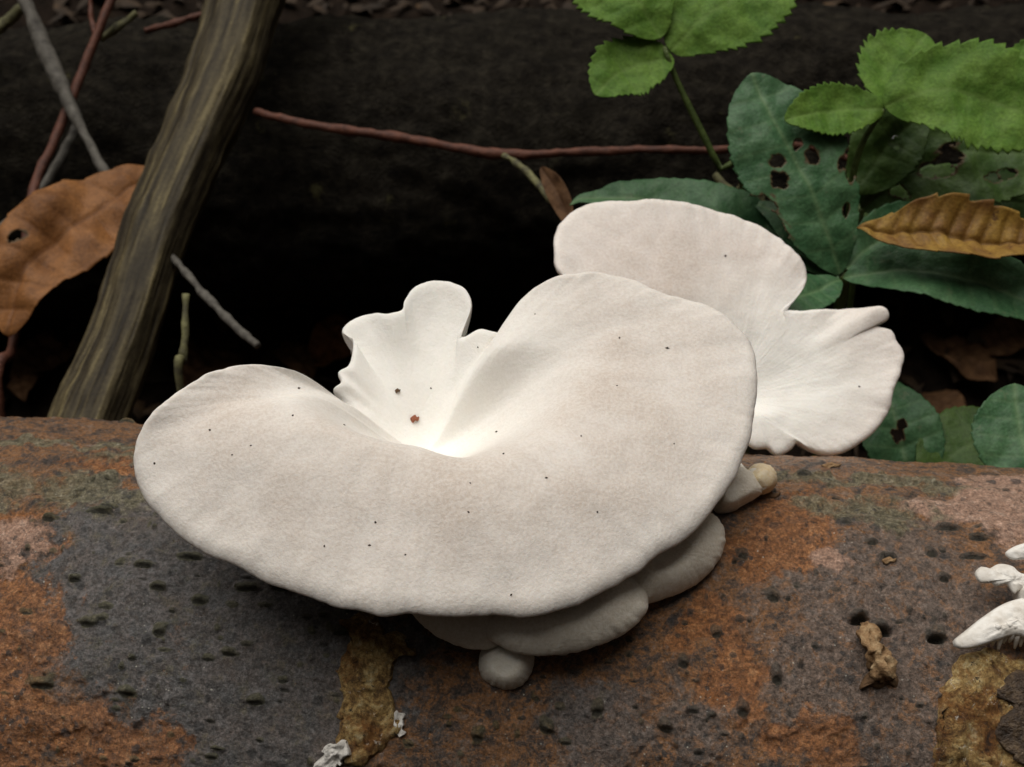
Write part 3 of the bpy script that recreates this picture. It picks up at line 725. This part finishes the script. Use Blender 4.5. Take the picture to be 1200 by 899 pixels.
# ------------------------------------------------------------------ leaves
def leaf_part(mid, nh, width, mat, parent=None, base=None, name='leaf', prof=None, serr=0, samp=0.0, fold=0.15, cup=0.0, curl=0.0, veins=7, skew=0.35,
              holes=(), nx=90, ny=37, seed=0, rel=0.00013, wave=0.0020, tipw=0.0, thick=0.00035, asym=1.0, wf=60):
    """mid: midrib points; width: half width in metres; holes: (t, v, rt, rv) ellipses cut out"""
    C = crom(np.asarray(mid, float), 200)
    T = np.gradient(C, axis=0); T /= np.linalg.norm(T, axis=1)[:, None]
    nh = nrm(nh)
    Sd = np.cross(T, nh); Sd /= np.linalg.norm(Sd, axis=1)[:, None]
    Nn = np.cross(Sd, T)
    Lg = np.linalg.norm(np.diff(C, axis=0), axis=1).sum()
    prof = prof or (lambda t: np.sin(np.pi*np.clip(t, 0, 1)**0.8)**0.75)
    t = np.linspace(0, 1, nx)[:, None]; v = np.linspace(-1, 1, ny)[None]
    t = t+0*v; v = v+0*t
    w = width*np.maximum(prof(t), 0.004)
    if serr:
        saw = ((t+0.035*pnoise(np.stack([t*5, 0*t+seed*3.1, np.sign(v)], -1)))*serr) % 1.0
        w = w*(1+samp*(saw-0.5)*np.abs(v)**3+samp*0.4*pnoise(np.stack([t*serr*0.7, 0*t+seed, v], -1)))
    # skew: points further out lie further forward, as side veins do
    te = np.clip(t+skew*np.abs(v)*w/Lg*np.sin(np.pi*t)**0.5*(1-t), 0, 1)
    idx = te*199; i0 = np.clip(idx.astype(int), 0, 198); f = (idx-i0)[..., None]
    Cc = C[i0]*(1-f)+C[i0+1]*f; Ss = Sd[i0]*(1-f)+Sd[i0+1]*f; NN = Nn[i0]*(1-f)+Nn[i0+1]*f
    off = v*w*np.where(v < 0, asym, 1.0)
    vv = (t*veins) % 1.0
    dv = np.minimum(vv, 1-vv)/veins*Lg
    vein = np.exp(-(dv/0.0005)**2)*(np.abs(v) < 0.92)*0.4
    vein = np.maximum(vein, np.exp(-(off/0.0007)**2))
    puff = np.sin(np.pi*np.clip(vv, 0, 1))*(1-np.abs(v)**2)
    z = np.abs(off)*fold - cup*off**2/width + curl*(t**2)*Lg + rel*(puff*1.2-vein*0.8)
    P = Cc+Ss*off[..., None]
    z = z+wave*fbm(P*wf+seed, 3)
    P = P+NN*z[..., None]
    F = grid(nx, ny); hole = np.zeros(nx*ny)
    if holes:
        fc = np.stack([t.ravel()[F].mean(1), v.ravel()[F].mean(1)], -1)
        keep = np.ones(len(F), bool)
        nz = fbm(np.stack([fc[:, 0]*16, fc[:, 1]*8, 0*fc[:, 0]+seed], -1), 3)
        nzv = fbm(np.stack([t.ravel()*16, v.ravel()*8, 0*t.ravel()+seed], -1), 3)
        for (ht, hv, rt_, rv) in holes:
            dd = np.sqrt(((t.ravel()-ht)/rt_)**2+((v.ravel()-hv)/rv)**2)-np.sqrt(np.maximum(1+.9*nzv, .05))
            hole = np.maximum(hole, np.exp(-np.maximum(dd, 0)/.22))
            keep &= (((fc[:, 0]-ht)/rt_)**2+((fc[:, 1]-hv)/rv)**2) > 1+0.9*nz
        F = F[keep]
        used = np.unique(F); mp = -np.ones(nx*ny, int); mp[used] = np.arange(len(used))
        F = mp[F]; Pf = P.reshape(-1, 3)[used]; vn = vein.ravel()[used]; hole = hole[used]
    else:
        Pf = P.reshape(-1, 3); vn = vein.ravel()
    o = part(name, Pf, F, mat, parent, base, attrs=dict(vein=vn, hole=hole))
    so = o.modifiers.new('thickness', 'SOLIDIFY'); so.thickness = thick; so.offset = 0
    return o

def pm(lst):
    return [at(x, y, d) for x, y, d in lst]
def hw(pxw, d):
    return pxw*d/FPX
CAMN = nrm([0, -0.75, 0.66])

def stem_part(parent, lst, r, mat=M_STEM, name='stem', seg=10, n=40):
    V, F = tube_vf([at(*p[:3]) for p in lst], [r if len(p) < 4 else p[3] for p in lst], n, seg, 0.00015, 300, seed=lst[0][0])
    return part(name, V, F, mat, parent)

def down(x, y, d):
    """ground point below a sight-line point"""
    p = at(x, y, d); return np.array([p[0], p[1], ground_z(p[0], p[1])])

OV = lambda t: np.sin(np.pi*np.clip(t, 0, 1)**0.72)**0.7
WIDE = lambda t: np.sin(np.pi*np.clip(t, 0, 1)**0.9)**0.62
LAN = lambda t: np.sin(np.pi*np.clip(t, 0, 1)**0.85)**0.95

def plant_top():
    b = down(880, 330, .40)
    rt = root('seedling', b, 'bright green three-leaf seedling with toothed leaves hanging before the dark log', 'plant')
    V, F = tube_vf([at(778, 55, .372), at(792, 92, .375), at(820, 150, .378), at(845, 200, .381), at(872, 245, .388), b], [.0007, .0009, .0010, .0011, .0012, .0015], 50, 10, .0001, 300)
    part('stem', V, F, M_STEM, rt)
    leaf_part(pm([(790, 68, .374), (760, 72, .372), (725, 84, .370), (698, 110, .367)]), CAMN, hw(39, .37), M_LEAF_BRIGHT, rt, prof=WIDE, serr=13, samp=.16, seed=1, fold=.10)
    leaf_part(pm([(775, 45, .372), (757, 15, .371), (735, -10, .372), (690, -40, .374), (640, -50, .376)]), nrm([0.1, -.7, .7]), hw(58, .37), M_LEAF_BRIGHT, rt, prof=WIDE, serr=15, samp=.14, seed=2, fold=.08)
    leaf_part(pm([(785, 60, .374), (815, 30, .374), (850, 5, .375), (905, -30, .378), (940, -50, .380)]), CAMN, hw(60, .375), M_LEAF_BRIGHT, rt, prof=WIDE, serr=15, samp=.14, seed=3, fold=.10)
plant_top()

def plant_right():
    b = down(990, 400, .42)
    rt = root('seedling', b, 'bright green three-leaf seedling with toothed leaves above the curled brown leaf', 'plant')
    V, F = tube_vf([at(1036, 128, .362), at(1012, 165, .366), at(1000, 205, .37), at(995, 260, .376), at(992, 320, .39), b], [.0007, .0009, .0010, .0011, .0012, .0015], 50, 10, .0001, 300)
    part('stem', V, F, M_STEM, rt)
    leaf_part(pm([(1036, 128, .362), (1000, 126, .360), (960, 130, .358), (920, 140, .356)]), CAMN, hw(33, .36), M_LEAF_BRIGHT, rt, prof=WIDE, serr=14, samp=.13, seed=4, fold=.12)
    leaf_part(pm([(1034, 122, .363), (1045, 95, .369), (1065, 65, .373), (1085, 40, .376)]), CAMN, hw(52, .362), M_LEAF_BRIGHT, rt, prof=WIDE, serr=12, samp=.16, seed=5, fold=.12)
    leaf_part(pm([(1036, 126, .362), (1080, 108, .360), (1130, 108, .359), (1190, 130, .358), (1250, 160, .357)]), CAMN, hw(66, .36), M_LEAF_BRIGHT, rt, prof=WIDE, serr=16, samp=.15, seed=6, fold=.10, veins=9)
    leaf_part(pm([(1270, 60, .385), (1240, 62, .384), (1205, 66, .383), (1180, 68, .382)]), CAMN, hw(26, .38), M_LEAF_BRIGHT, rt, prof=WIDE, serr=12, samp=.15, seed=7)
plant_right()

def rosette():
    b = down(985, 345, .375)
    rt = root('herb_rosette', b, 'dark blue-green herb with insect-bitten leaves spreading behind the mushrooms', 'plant')
    V, F = tube_vf([at(985, 322, .362), at(986, 345, .368), b], [.0016, .0018, .002], 24, 10, .0002, 300)
    part('stem', V, F, M_STEM, rt)
    leaf_part(pm([(986, 322, .360), (965, 265, .358), (940, 205, .358), (905, 140, .360), (880, 88, .364)]), nrm([0.1, -.8, .6]), hw(70, .36), M_LEAF_BLUE, rt, prof=lambda t: np.sin(np.pi*np.clip(t, 0, 1)**1.05)**0.6,
              serr=17, samp=.05, seed=11, fold=.05, veins=8, nx=150, ny=61, skew=.5,
              holes=[(.52, .30, .035, .14), (.60, .18, .02, .10), (.47, -.42, .04, .16), (.40, .72, .025, .12), (.22, .62, .025, .10), (.36, -.95, .05, .28), (.57, -.3, .03, .12), (.30, -1.0, .10, .22), (.36, .98, .06, .22)])
    leaf_part(pm([(984, 326, .360), (935, 296, .366), (860, 262, .370), (770, 236, .373), (690, 232, .375), (668, 242, .376)]), nrm([-.1, -.45, .9]), hw(44, .345), M_LEAF_BLUE, rt, prof=LAN, serr=22, samp=.05, seed=12, fold=.22, veins=10)
    leaf_part(pm([(988, 326, .360), (1040, 318, .354), (1110, 322, .350), (1190, 345, .348), (1270, 385, .348)]), nrm([.05, -.5, .87]), hw(52, .35), M_LEAF_BLUE, rt, prof=LAN, serr=18, samp=.06, seed=13, fold=.25, veins=10)
    leaf_part(pm([(984, 330, .360), (955, 340, .352), (925, 352, .346), (890, 370, .342)]), nrm([.0, -.5, .87]), hw(30, .35), M_LEAF_BLUE, rt, prof=LAN, serr=12, samp=.06, seed=14, fold=.2)
    leaf_part(pm([(990, 318, .362), (1015, 292, .366), (1060, 268, .372), (1130, 255, .378)]), nrm([.1, -.7, .7]), hw(34, .365), M_LEAF_BLUE, rt, prof=LAN, serr=12, samp=.06, seed=15, fold=.2)
    leaf_part(pm([(982, 318, .362), (950, 290, .364), (915, 255, .368), (880, 235, .372)]), nrm([.0, -.6, .8]), hw(24, .365), M_LEAF_BLUE, rt, prof=LAN, serr=12, samp=.06, seed=16, fold=.2)
rosette()

def single_leaf_plant(label, mid, nh, w_px, d, mat, stem_to, **kw):
    b = down(*stem_to)
    rt = root('leafy_herb', b, label, 'plant')
    p0 = at(*mid[0])
    V, F = tube_vf([p0, p0*0.5+b*0.5+np.array([.002, 0, .004]), b], [.0009, .0011, .0013], 24, 8, .0001, 300)
    part('stem', V, F, M_STEM, rt)
    leaf_part(pm(mid), nh, hw(w_px, d), mat, rt, **kw)
    return rt
single_leaf_plant('dull green leaf riddled with holes below the bright toothed seedling', [(1010, 245, .392), (1060, 205, .390), (1130, 180, .388), (1260, 185, .388)], nrm([0, -.75, .66]), 68, .39, M_LEAF_DULL, (1005, 270, .41),
                  prof=WIDE, serr=14, samp=.08, seed=21, nx=140, ny=61, veins=9, holes=[(.34, .15, .05, .14), (.44, .05, .05, .2), (.40, .25, .05, .12), (.62, -.35, .03, .12), (.70, .45, .04, .12), (.25, -.5, .03, .12), (.62, .5, .04, .1), (.16, .3, .03, .2)])
single_leaf_plant('broad dull green leaf lying behind the curled brown leaf', [(1000, 250, .402), (1060, 248, .40), (1130, 240, .398), (1260, 240, .396)], nrm([0, -.6, .8]), 52, .40, M_LEAF_DULL, (1000, 275, .415),
                  prof=WIDE, serr=14, samp=.06, seed=22, veins=9)
single_leaf_plant('small grey-green leaf between the two seedling stems', [(1000, 225, .388), (1020, 200, .387), (1045, 165, .386), (1085, 130, .386)], nrm([0, -.75, .66]), 42, .388, M_LEAF_DULL, (1000, 250, .40), prof=WIDE, serr=10, samp=.08, seed=23)
single_leaf_plant('dark green rounded leaf upright behind the log below the wavy mushroom rim', [(1068, 590, .352), (1064, 545, .352), (1050, 495, .355), (1030, 440, .360)], nrm([0.1, -.85, .5]), 50, .353, M_LEAF_BLUE, (1070, 620, .365),
                  prof=WIDE, serr=14, samp=.04, seed=24, fold=.06, nx=130, ny=49, holes=[(.52, -.05, .05, .14), (.58, .10, .04, .12)])
single_leaf_plant('blue-green rounded leaf rising behind the log over the broken mushroom', [(1215, 580, .325), (1205, 545, .327), (1195, 500, .330), (1190, 448, .334)], nrm([-.1, -.85, .5]), 56, .328, M_LEAF_BLUE, (1220, 620, .345),
                  prof=WIDE, serr=12, samp=.05, seed=25, fold=.06, veins=6)
single_leaf_plant('low dull green leaf lying in the gap between two upright leaves behind the log', [(1085, 570, .350), (1115, 535, .352), (1150, 515, .354), (1185, 495, .356)], nrm([0, -.5, .87]), 50, .352, M_LEAF_DULL, (1090, 600, .36), prof=WIDE, serr=10, samp=.05, seed=26)

def dead_leaf(label, mid, nh, w_px, d, mat, cat='leaf', name='dead_leaf', **kw):
    o = leaf_part(pm(mid), nh, hw(w_px, d), mat, None, base=at(*mid[len(mid)//2]), name=name, **kw)
    tag(o, label, cat)
    return o
dead_leaf('curled yellow-brown dead leaf resting on the green leaves', [(1004, 268, .352), (1050, 272, .349), (1110, 274, .347), (1170, 282, .346), (1260, 290, .346)], nrm([0, -.55, .83]), 42, .358, M_LEAF_YELL, prof=LAN, seed=31, fold=.45, cup=-.4, veins=12, rel=.0009, wave=.006, wf=35, skew=.6, serr=7, samp=.12)
dead_leaf('dead brown leaf tip drooping from the side twig above the rear mushroom', [(636, 198, .405), (652, 222, .40), (664, 250, .395), (672, 275, .392)], nrm([-.3, -.8, .5]), 13, .40, M_LEAF_DARK, seed=32, fold=.4, veins=5, wave=.003)
dead_leaf('large orange-brown dead leaf caught behind the leaning branch', [(184, 208, .458), (135, 234, .446), (85, 264, .436), (35, 315, .428), (12, 396, .422)], nrm([-.15, -.8, .58]), 62, .415, M_LEAF_BROWN, prof=WIDE, serr=9, samp=.05, seed=33, fold=.08, veins=9, rel=.0007, wave=.007, wf=28, skew=.3, nx=120,
          holes=[(.62, .50, .03, .12)])

# ------------------------------------------------------------------ branch and twigs
def stick(name, label, pts, radii, mat, cat='twig', n=90, seg=14, amp=.0006, nscale=180, ridges=0, ramp=0., seed=0, part_of=None):
    P = [at(*p) if len(p) == 3 and not isinstance(p, np.ndarray) else p for p in pts]
    V, F = tube_vf(P, radii, n, seg, amp, nscale, ridges, ramp, seed)
    if part_of is not None: return part(name, V, F, mat, part_of)
    o = part(name, V, F, mat, None, base=P[-1])
    return tag(o, label, cat)
_A, _B = at(291, 0, .495), at(112, 480, .398)
_D = nrm(np.cross(_B-_A, FWD))
_k = [-.55, -.25, 0, .22, .43, .64, .84, 1.0, 1.22]
_w = [.0, .002, .0, .0015, .0, -.0015, .0005, .0, .0]
stick('leaning_branch', 'thick barkless brown branch leaning against the dark log', [_A+(_B-_A)*k_+_D*w_ for k_, w_ in zip(_k, _w)],
      [.0140, .0140, .0138, .0130, .0120, .0110, .0106, .0114, .0130], M_BRANCH, 'branch', 220, 96, .0008, 60, 3, .11, 2.2)
_b = bpy.data.objects['leaning_branch'].data
_kk, _tt = np.divmod(np.arange(220*96), 96); _tt = _tt*2*np.pi/96
_gr = fbm(np.stack([np.cos(_tt)*4.5, np.sin(_tt)*4.5, _kk*.022], -1), 5, .62)*.75+.25*fbm(np.stack([np.cos(_tt)*3, np.sin(_tt)*3, _kk*.09+9], -1), 3)
_at = _b.attributes.new('grain', 'FLOAT', 'POINT'); _at.data.foreach_set('value', np.concatenate([np.clip(.5+.75*_gr, 0, 1), [.5, .5]]).astype(np.float32))
stick('grey_twig', 'pale grey twig crossing the red twig above the orange dead leaf', [at(-30, -90, .49), at(25, -5, .483), at(58, 70, .478), at(95, 150, .470), at(130, 216, .462), at(150, 262, .458)], [.0022, .0023, .0033, .0019, .0018, .0016], M_TWIG_GREY, seed=1)
stick('red_twig', 'reddish twig hanging behind the pale grey twig into the orange dead leaf', [at(160, -90, .50), at(128, 5, .492), at(98, 80, .486), at(70, 150, .476), at(42, 215, .466), at(34, 262, .456), at(24, 340, .446), at(14, 410, .428), at(-2, 470, .418), down(-20, 540, .42)], [.0018]*9+[.0015], M_TWIG_RED, seed=2)
stick('red_twig', 'short thin reddish twig forking beside the hanging red twig', [at(104, -80, .50), at(106, 10, .495), at(112, 45, .491), at(100, 78, .487)], [.0012, .0011, .0011, .0012], M_TWIG_RED, seed=3)
stick('grey_twig', 'dim slanting twig behind the orange dead leaf', [at(-40, 305, .47), at(10, 262, .474), at(50, 222, .478), at(82, 165, .484), at(92, 140, .49)], [.0024, .0024, .0022, .0018, .0014], M_TWIG_GREY, seed=4)
stick('grey_twig', 'short grey twig slanting in the dark hollow beside the branch', [at(200, 300, .425), at(235, 340, .415), at(268, 375, .405), at(302, 406, .398)], [.0009, .0012, .0013, .0010], M_TWIG_GREY, seed=5)
stick('upright_twig', 'thin upright lichen-spotted twig rising from behind the log', [at(218, 345, .39), at(217, 385, .388), at(214, 420, .387), at(212, 470, .387), down(210, 540, .39)], [.0014, .0011, .0013, .0012, .0012], M_TWIG_GREEN, seed=6)
tw = root('red_twig', at(312, 134, .455), 'long red-brown twig running across the face of the dark log', 'twig')
stick('main_stem', None, [at(300, 131, .462), at(330, 139, .455), at(400, 152, .450), at(475, 162, .447), at(540, 174, .444), at(590, 181, .441), at(690, 178, .438), at(760, 175, .436), at(845, 176, .434), at(930, 170, .44), at(1040, 200, .45)], [.0012, .0015, .0016, .0017, .0016, .0018, .0014, .0014, .0012, .0012, .001], M_TWIG_RED, n=110, seed=7, part_of=tw)
stick('side_twig', None, [at(588, 181, .441), at(612, 196, .430), at(635, 222, .418), at(658, 246, .405), at(678, 262, .398)], [.0012, .0011, .0012, .0012, .0008], M_TWIG_GREEN, n=50, seed=8, part_of=tw)
stick('dry_stem', 'dry brown stem bent beside the green seedling stem', [at(838, 205, .40), at(862, 232, .395), at(890, 255, .392), down(905, 330, .40)], [.0014, .0020, .0018, .0016], M_TWIG_GREEN, seed=9)

stick('lichen_twig', 'yellowish broken twig end at the left beside the pale grey twig top', [at(-40, 55, .50), at(0, 32, .497), at(26, 8, .495)], [.0024, .0024, .0018], M_TWIG_GREEN, n=30, seed=21)
stick('lichen_twig', 'short yellowish twig between the red twigs and the leaning branch', [at(118, 46, .497), at(140, 30, .496), at(160, 15, .497)], [.0012, .0016, .0014], M_TWIG_GREEN, n=30, seed=22)
stick('lichen_twig', 'small brown twig lying on the dark log beside the leaning branch', [at(170, 36, .515), at(205, 27, .515), at(240, 16, .517)], [.0010, .0014, .0011], M_TWIG_RED, n=30, seed=23)
# ------------------------------------------------------------------ litter
def litter():
    # single dead leaves that show in the hollow and behind the dark log
    spots = [('crumpled brown dead leaf in the hollow behind the torn back lobe', 400, 400, .47, 50, 0.9), ('dark brown dead leaf in the hollow left of the torn back lobe', 345, 425, .47, 40, 2.2),
             ('dull red-brown dead leaf in the hollow beside the upright twig', 250, 430, .45, 60, 1.2), ('dark dead leaf below the orange dead leaf', 60, 420, .44, 50, 4.0), ('small dark dead leaf beside the foot of the branch', 30, 455, .43, 36, 5.0),
             ('dim brown dead leaf deep in the hollow below the dark log', 330, 315, .50, 50, 3.0), ('dark brown dead leaf in the gap right of the wavy mushroom rim', 1120, 420, .44, 60, 2.0), ('red-brown dead leaf under the long blue-green leaf', 1180, 400, .43, 40, 0.4),
             ('dark dead leaf in the gap above the low dull green leaf', 1100, 480, .41, 40, 5.2)]
    for k, (lab, x, y, d, s, a) in enumerate(spots):
        r = ray(x, y)
        # walk down the sight line to the ground
        dd = np.linspace(.3, .9, 600); pts = CAM+r*dd[:, None]
        gz = np.array([ground_z(p[0], p[1]) for p in pts]); hit = np.argmax(pts[:, 2] < gz+0.004)
        c = pts[hit] if pts[hit, 2] < gz[hit]+0.004 else at(x, y, d)
        dirv = np.array([math.cos(a), math.sin(a), 0.25*math.sin(a*3)]); L = s*c.__len__()*0+hw(s, np.linalg.norm(c-CAM))
        mid = [c-dirv*L, c-dirv*L*.3+np.array([0, 0, .003]), c+dirv*L*.4+np.array([0, 0, .004]), c+dirv*L]
        o = leaf_part(mid, nrm([0.2*math.sin(a), -.35, 1]), L*0.55, M_LEAF_DARK if k != 0 else M_LEAF_BROWN, None, base=c, name='dead_leaf', seed=40+k, fold=.1, rel=.001, wave=.005, nx=50, ny=21)
        tag(o, lab, 'leaf')
    # uncountable crumbs, leaf scraps and needles on the floor
    rr = np.random.default_rng(21); V = []; F = []
    for k in range(5200):
        x = rr.uniform(-.55, .55); y = rr.uniform(0.06, 0.95)
        z = ground_z(x, y)+rr.uniform(-.001, .003)
        a = rr.uniform(0, 6.28); L = rr.uniform(.003, .013); W = L*rr.uniform(.12, .55)
        d = np.array([math.cos(a), math.sin(a), rr.uniform(-.3, .3)]); s = np.array([-math.sin(a), math.cos(a), rr.uniform(-.4, .4)])
        c = np.array([x, y, z+.002]); up = np.array([0, 0, rr.uniform(.001, .004)])
        b = len(V)
        V += [c-d*L, c-d*L*.3+s*W+up, c+d*L*.5+s*W*.8, c+d*L, c+d*L*.4-s*W+up, c-d*L*.4-s*W, c+up*1.6]
        F += [[b+i, b+(i+1) % 6, b+6] for i in range(6)]
    o = part('leaf_litter', np.array(V), F, M_DEBRIS, None, base=(0, .5, GZ))
    tag(o, 'loose brown leaf scraps strewn over the dark forest floor', 'litter', kind='stuff')
litter()

# ------------------------------------------------------------------ broken mushroom at the right, stubs, crumbs
def lump(name, outline, d, mat, thick, parent=None, base=None, seed=0, n=60, m=14, rough=.0003, nh=CAMN, lift=0.0):
    """solid lens-like fragment with the given outline"""
    nh = nrm(nh)
    K = crom(np.array(outline, float), n, True)
    o = at(np.mean(K[:, 0]), np.mean(K[:, 1]), d)
    q = on_plane(K[:, 0], K[:, 1], o, nh); c = q.mean(0)
    t = np.linspace(0, 1, m)
    top = c+(q-c)[None]*t[:, None, None]; prof = np.sqrt(np.clip(1-t**2.6, 0, 1))[:, None]
    Ptop = top+(thick*prof*(1+.25*fbm(top*250+seed, 3))+rough*fbm(top*900+seed, 3)*prof)[..., None]*nh
    Pbot = top[::-1]-(thick*prof[::-1]*.8)[..., None]*nh
    P = np.vstack([Ptop, Pbot[1:]])
    return part(name, P.reshape(-1, 3), grid(len(P), n, True), mat, parent, base)

def broken():
    b = log_pt(*log_uv(1185, 720))
    rt = root('broken_mushroom', b, 'torn white remains of a mushroom on the log above exposed yellow wood', 'mushroom')
    d = (b-CAM)@FWD
    lump('cap_fragment', [(1116, 752), (1130, 740), (1150, 724), (1175, 708), (1200, 700), (1240, 690), (1260, 715), (1245, 745), (1215, 752), (1190, 745), (1165, 752), (1140, 760), (1122, 760)], d-.008, M_BROKEN, .0015, rt, seed=1, nh=[-.1, -.5, .85])
    lump('cap_fragment', [(1142, 672), (1150, 664), (1158, 667), (1170, 661), (1185, 663), (1196, 672), (1212, 674), (1235, 690), (1215, 702), (1196, 692), (1188, 696), (1178, 684), (1166, 687), (1158, 680), (1148, 683)], d-.004, M_BROKEN, .0012, rt, seed=2, nh=[0, -.6, .8])
    lump('cap_fragment', [(1178, 648), (1195, 638), (1225, 634), (1240, 650), (1220, 660), (1200, 656), (1186, 656)], d-.003, M_BROKEN, .0011, rt, seed=3, nh=[0, -.6, .8])
    lump('stipe', [(1190, 690), (1215, 680), (1240, 690), (1245, 720), (1220, 735), (1196, 722)], d-.0035, M_BROKEN, .006, rt, seed=4)
    for k in range(9):       # gills hanging under the torn edge
        x = 1166+k*6.5; y = 740+2*math.sin(k*2.1)
        V, F = tube_vf([at(x+4, y-8, d-.0095), at(x, y+6, d-.0085), at(x-3, y+16+4*math.sin(k*1.7), d-.0070)], [.0007, .0006, .00025], 12, 6)
        part('gill', V, F, M_BROKEN, rt)
broken()

def stub():
    b = log_pt(*log_uv(1030, 775)); d = (b-CAM)@FWD
    rt = root('dried_stub', b, 'dried brown mushroom stub clinging to the grey bark', 'stub')
    V, F = tube_vf([log_pt(*log_uv(1016, 736), -.001), at(1019, 750, d-.0015), at(1026, 768, d-.003), at(1034, 784, d-.0045), at(1038, 797, d-.004)], [.0013, .0016, .0021, .0024, .0012], 44, 28, .0017, 520, 5, .22, 3)
    part('stalk', V, F, M_STUB, rt)
    lump('shrivelled_cap', [(1007, 808), (1012, 794), (1022, 786), (1036, 789), (1046, 786), (1054, 798), (1050, 807), (1040, 803), (1030, 808), (1018, 804)], d-.0025, M_CRUMB_B, .0016, rt, seed=6, nh=[0, -.55, .83], rough=.0012)
stub()
def bits():
    def crumb(name, label, x, y, d, r, mat, cat='crumb', seed=0, asp=1.0, th=.6):
        o = lump(name, [(x-r, y), (x-r*.6, y-r*.5*asp), (x+r*.1, y-r*.9*asp), (x+r*.5, y-r*.4*asp), (x+r, y-.5*r*asp), (x+r*.7, y+r*.5*asp), (x+r*.1, y+r*.35*asp), (x-r*.4, y+r*.9*asp)], d, mat, hw(r*th, d), None, at(x, y, d), seed, 20, 7, .0002)
        tag(o, label, cat); return o
    dg = bpy.context.evaluated_depsgraph_get()
    def surf(x, y, lift=0.0003):
        r = ray(x, y); hit, loc, *_ = SC.ray_cast(dg, Vector(CAM), Vector(nrm(r)))
        if not hit: return None
        return (np.array(loc)-CAM)@FWD-lift
    S = lambda x, y: surf(x, y)
    crumb('crumb', 'reddish crumb lying in the white funnel of the largest mushroom', 486, 491, S(486, 491), 5.5, M_CRUMB_R, seed=1)
    crumb('crumb', 'small dark brown crumb higher in the white funnel', 466, 458, S(466, 458), 3.4, M_CRUMB_B, seed=2)
    crumb('bark_scrap', 'red-brown bark scrap beside the yellowish mushroom button', 900, 581, S(900, 581), 15, M_CRUMB_B, seed=3, asp=.5, th=.2)
    crumb('pale_fragment', 'tiny pale curled fragment on the grey bark', 1042, 657, S(1042, 657), 9, M_STUB, seed=4, asp=.6, th=.25)
    crumb('pale_fragment', 'pale flake on the log edge below the wavy mushroom rim', 974, 546, S(974, 546), 12, M_STUB, seed=5, asp=.4, th=.2)
    rr = np.random.default_rng(5); V = []; F = []
    pts = [(246, 504), (294, 522), (272, 533), (181, 543), (403, 498), (590, 532), (582, 506), (551, 566), (549, 600), (440, 612), (433, 639), (475, 650), (599, 697), (726, 396), (723, 452), (681, 511), (627, 368), (850, 300), (1007, 453), (560, 407), (380, 640), (640, 560), (700, 600), (790, 520), (505, 455), (782, 408), (350, 455), (343, 487)]
    for (x, y) in pts:
        d = surf(x, y, .00005)
        if d is None: continue
        s = hw(rr.uniform(.9, 1.9), d); c = at(x, y, d); b = len(V); a = rr.uniform(0, 3)
        ax = RGT*math.cos(a)*s*rr.uniform(1, 1.8)+UPV*math.sin(a)*s; ay = np.cross(ax, FWD)/max(np.linalg.norm(ax), 1e-9)*s*.8
        V += [c+ax, c+ay, c-ax, c-ay, c-FWD*s*.8, c+FWD*s*.8]
        F += [[b+i, b+(i+1) % 4, b+4] for i in range(4)]+[[b+(i+1) % 4, b+i, b+5] for i in range(4)]
    o = part('dirt_specks', np.array(V), F, M_SPECK, None, base=at(560, 560, .25), smooth=False)
    tag(o, 'tiny dark dirt specks scattered over the white mushroom caps', 'dirt', kind='stuff')
    d = surf(1048, 166)
    o = lump('water_drop', [(1040, 166), (1044, 159), (1052, 159), (1056, 166), (1052, 173), (1044, 173)], d, M_WATER, hw(7, d), None, at(1048, 166, d), 0, 24, 9, 0)
    tag(o, 'glistening water drop on a dull green leaf', 'drop')
bits()
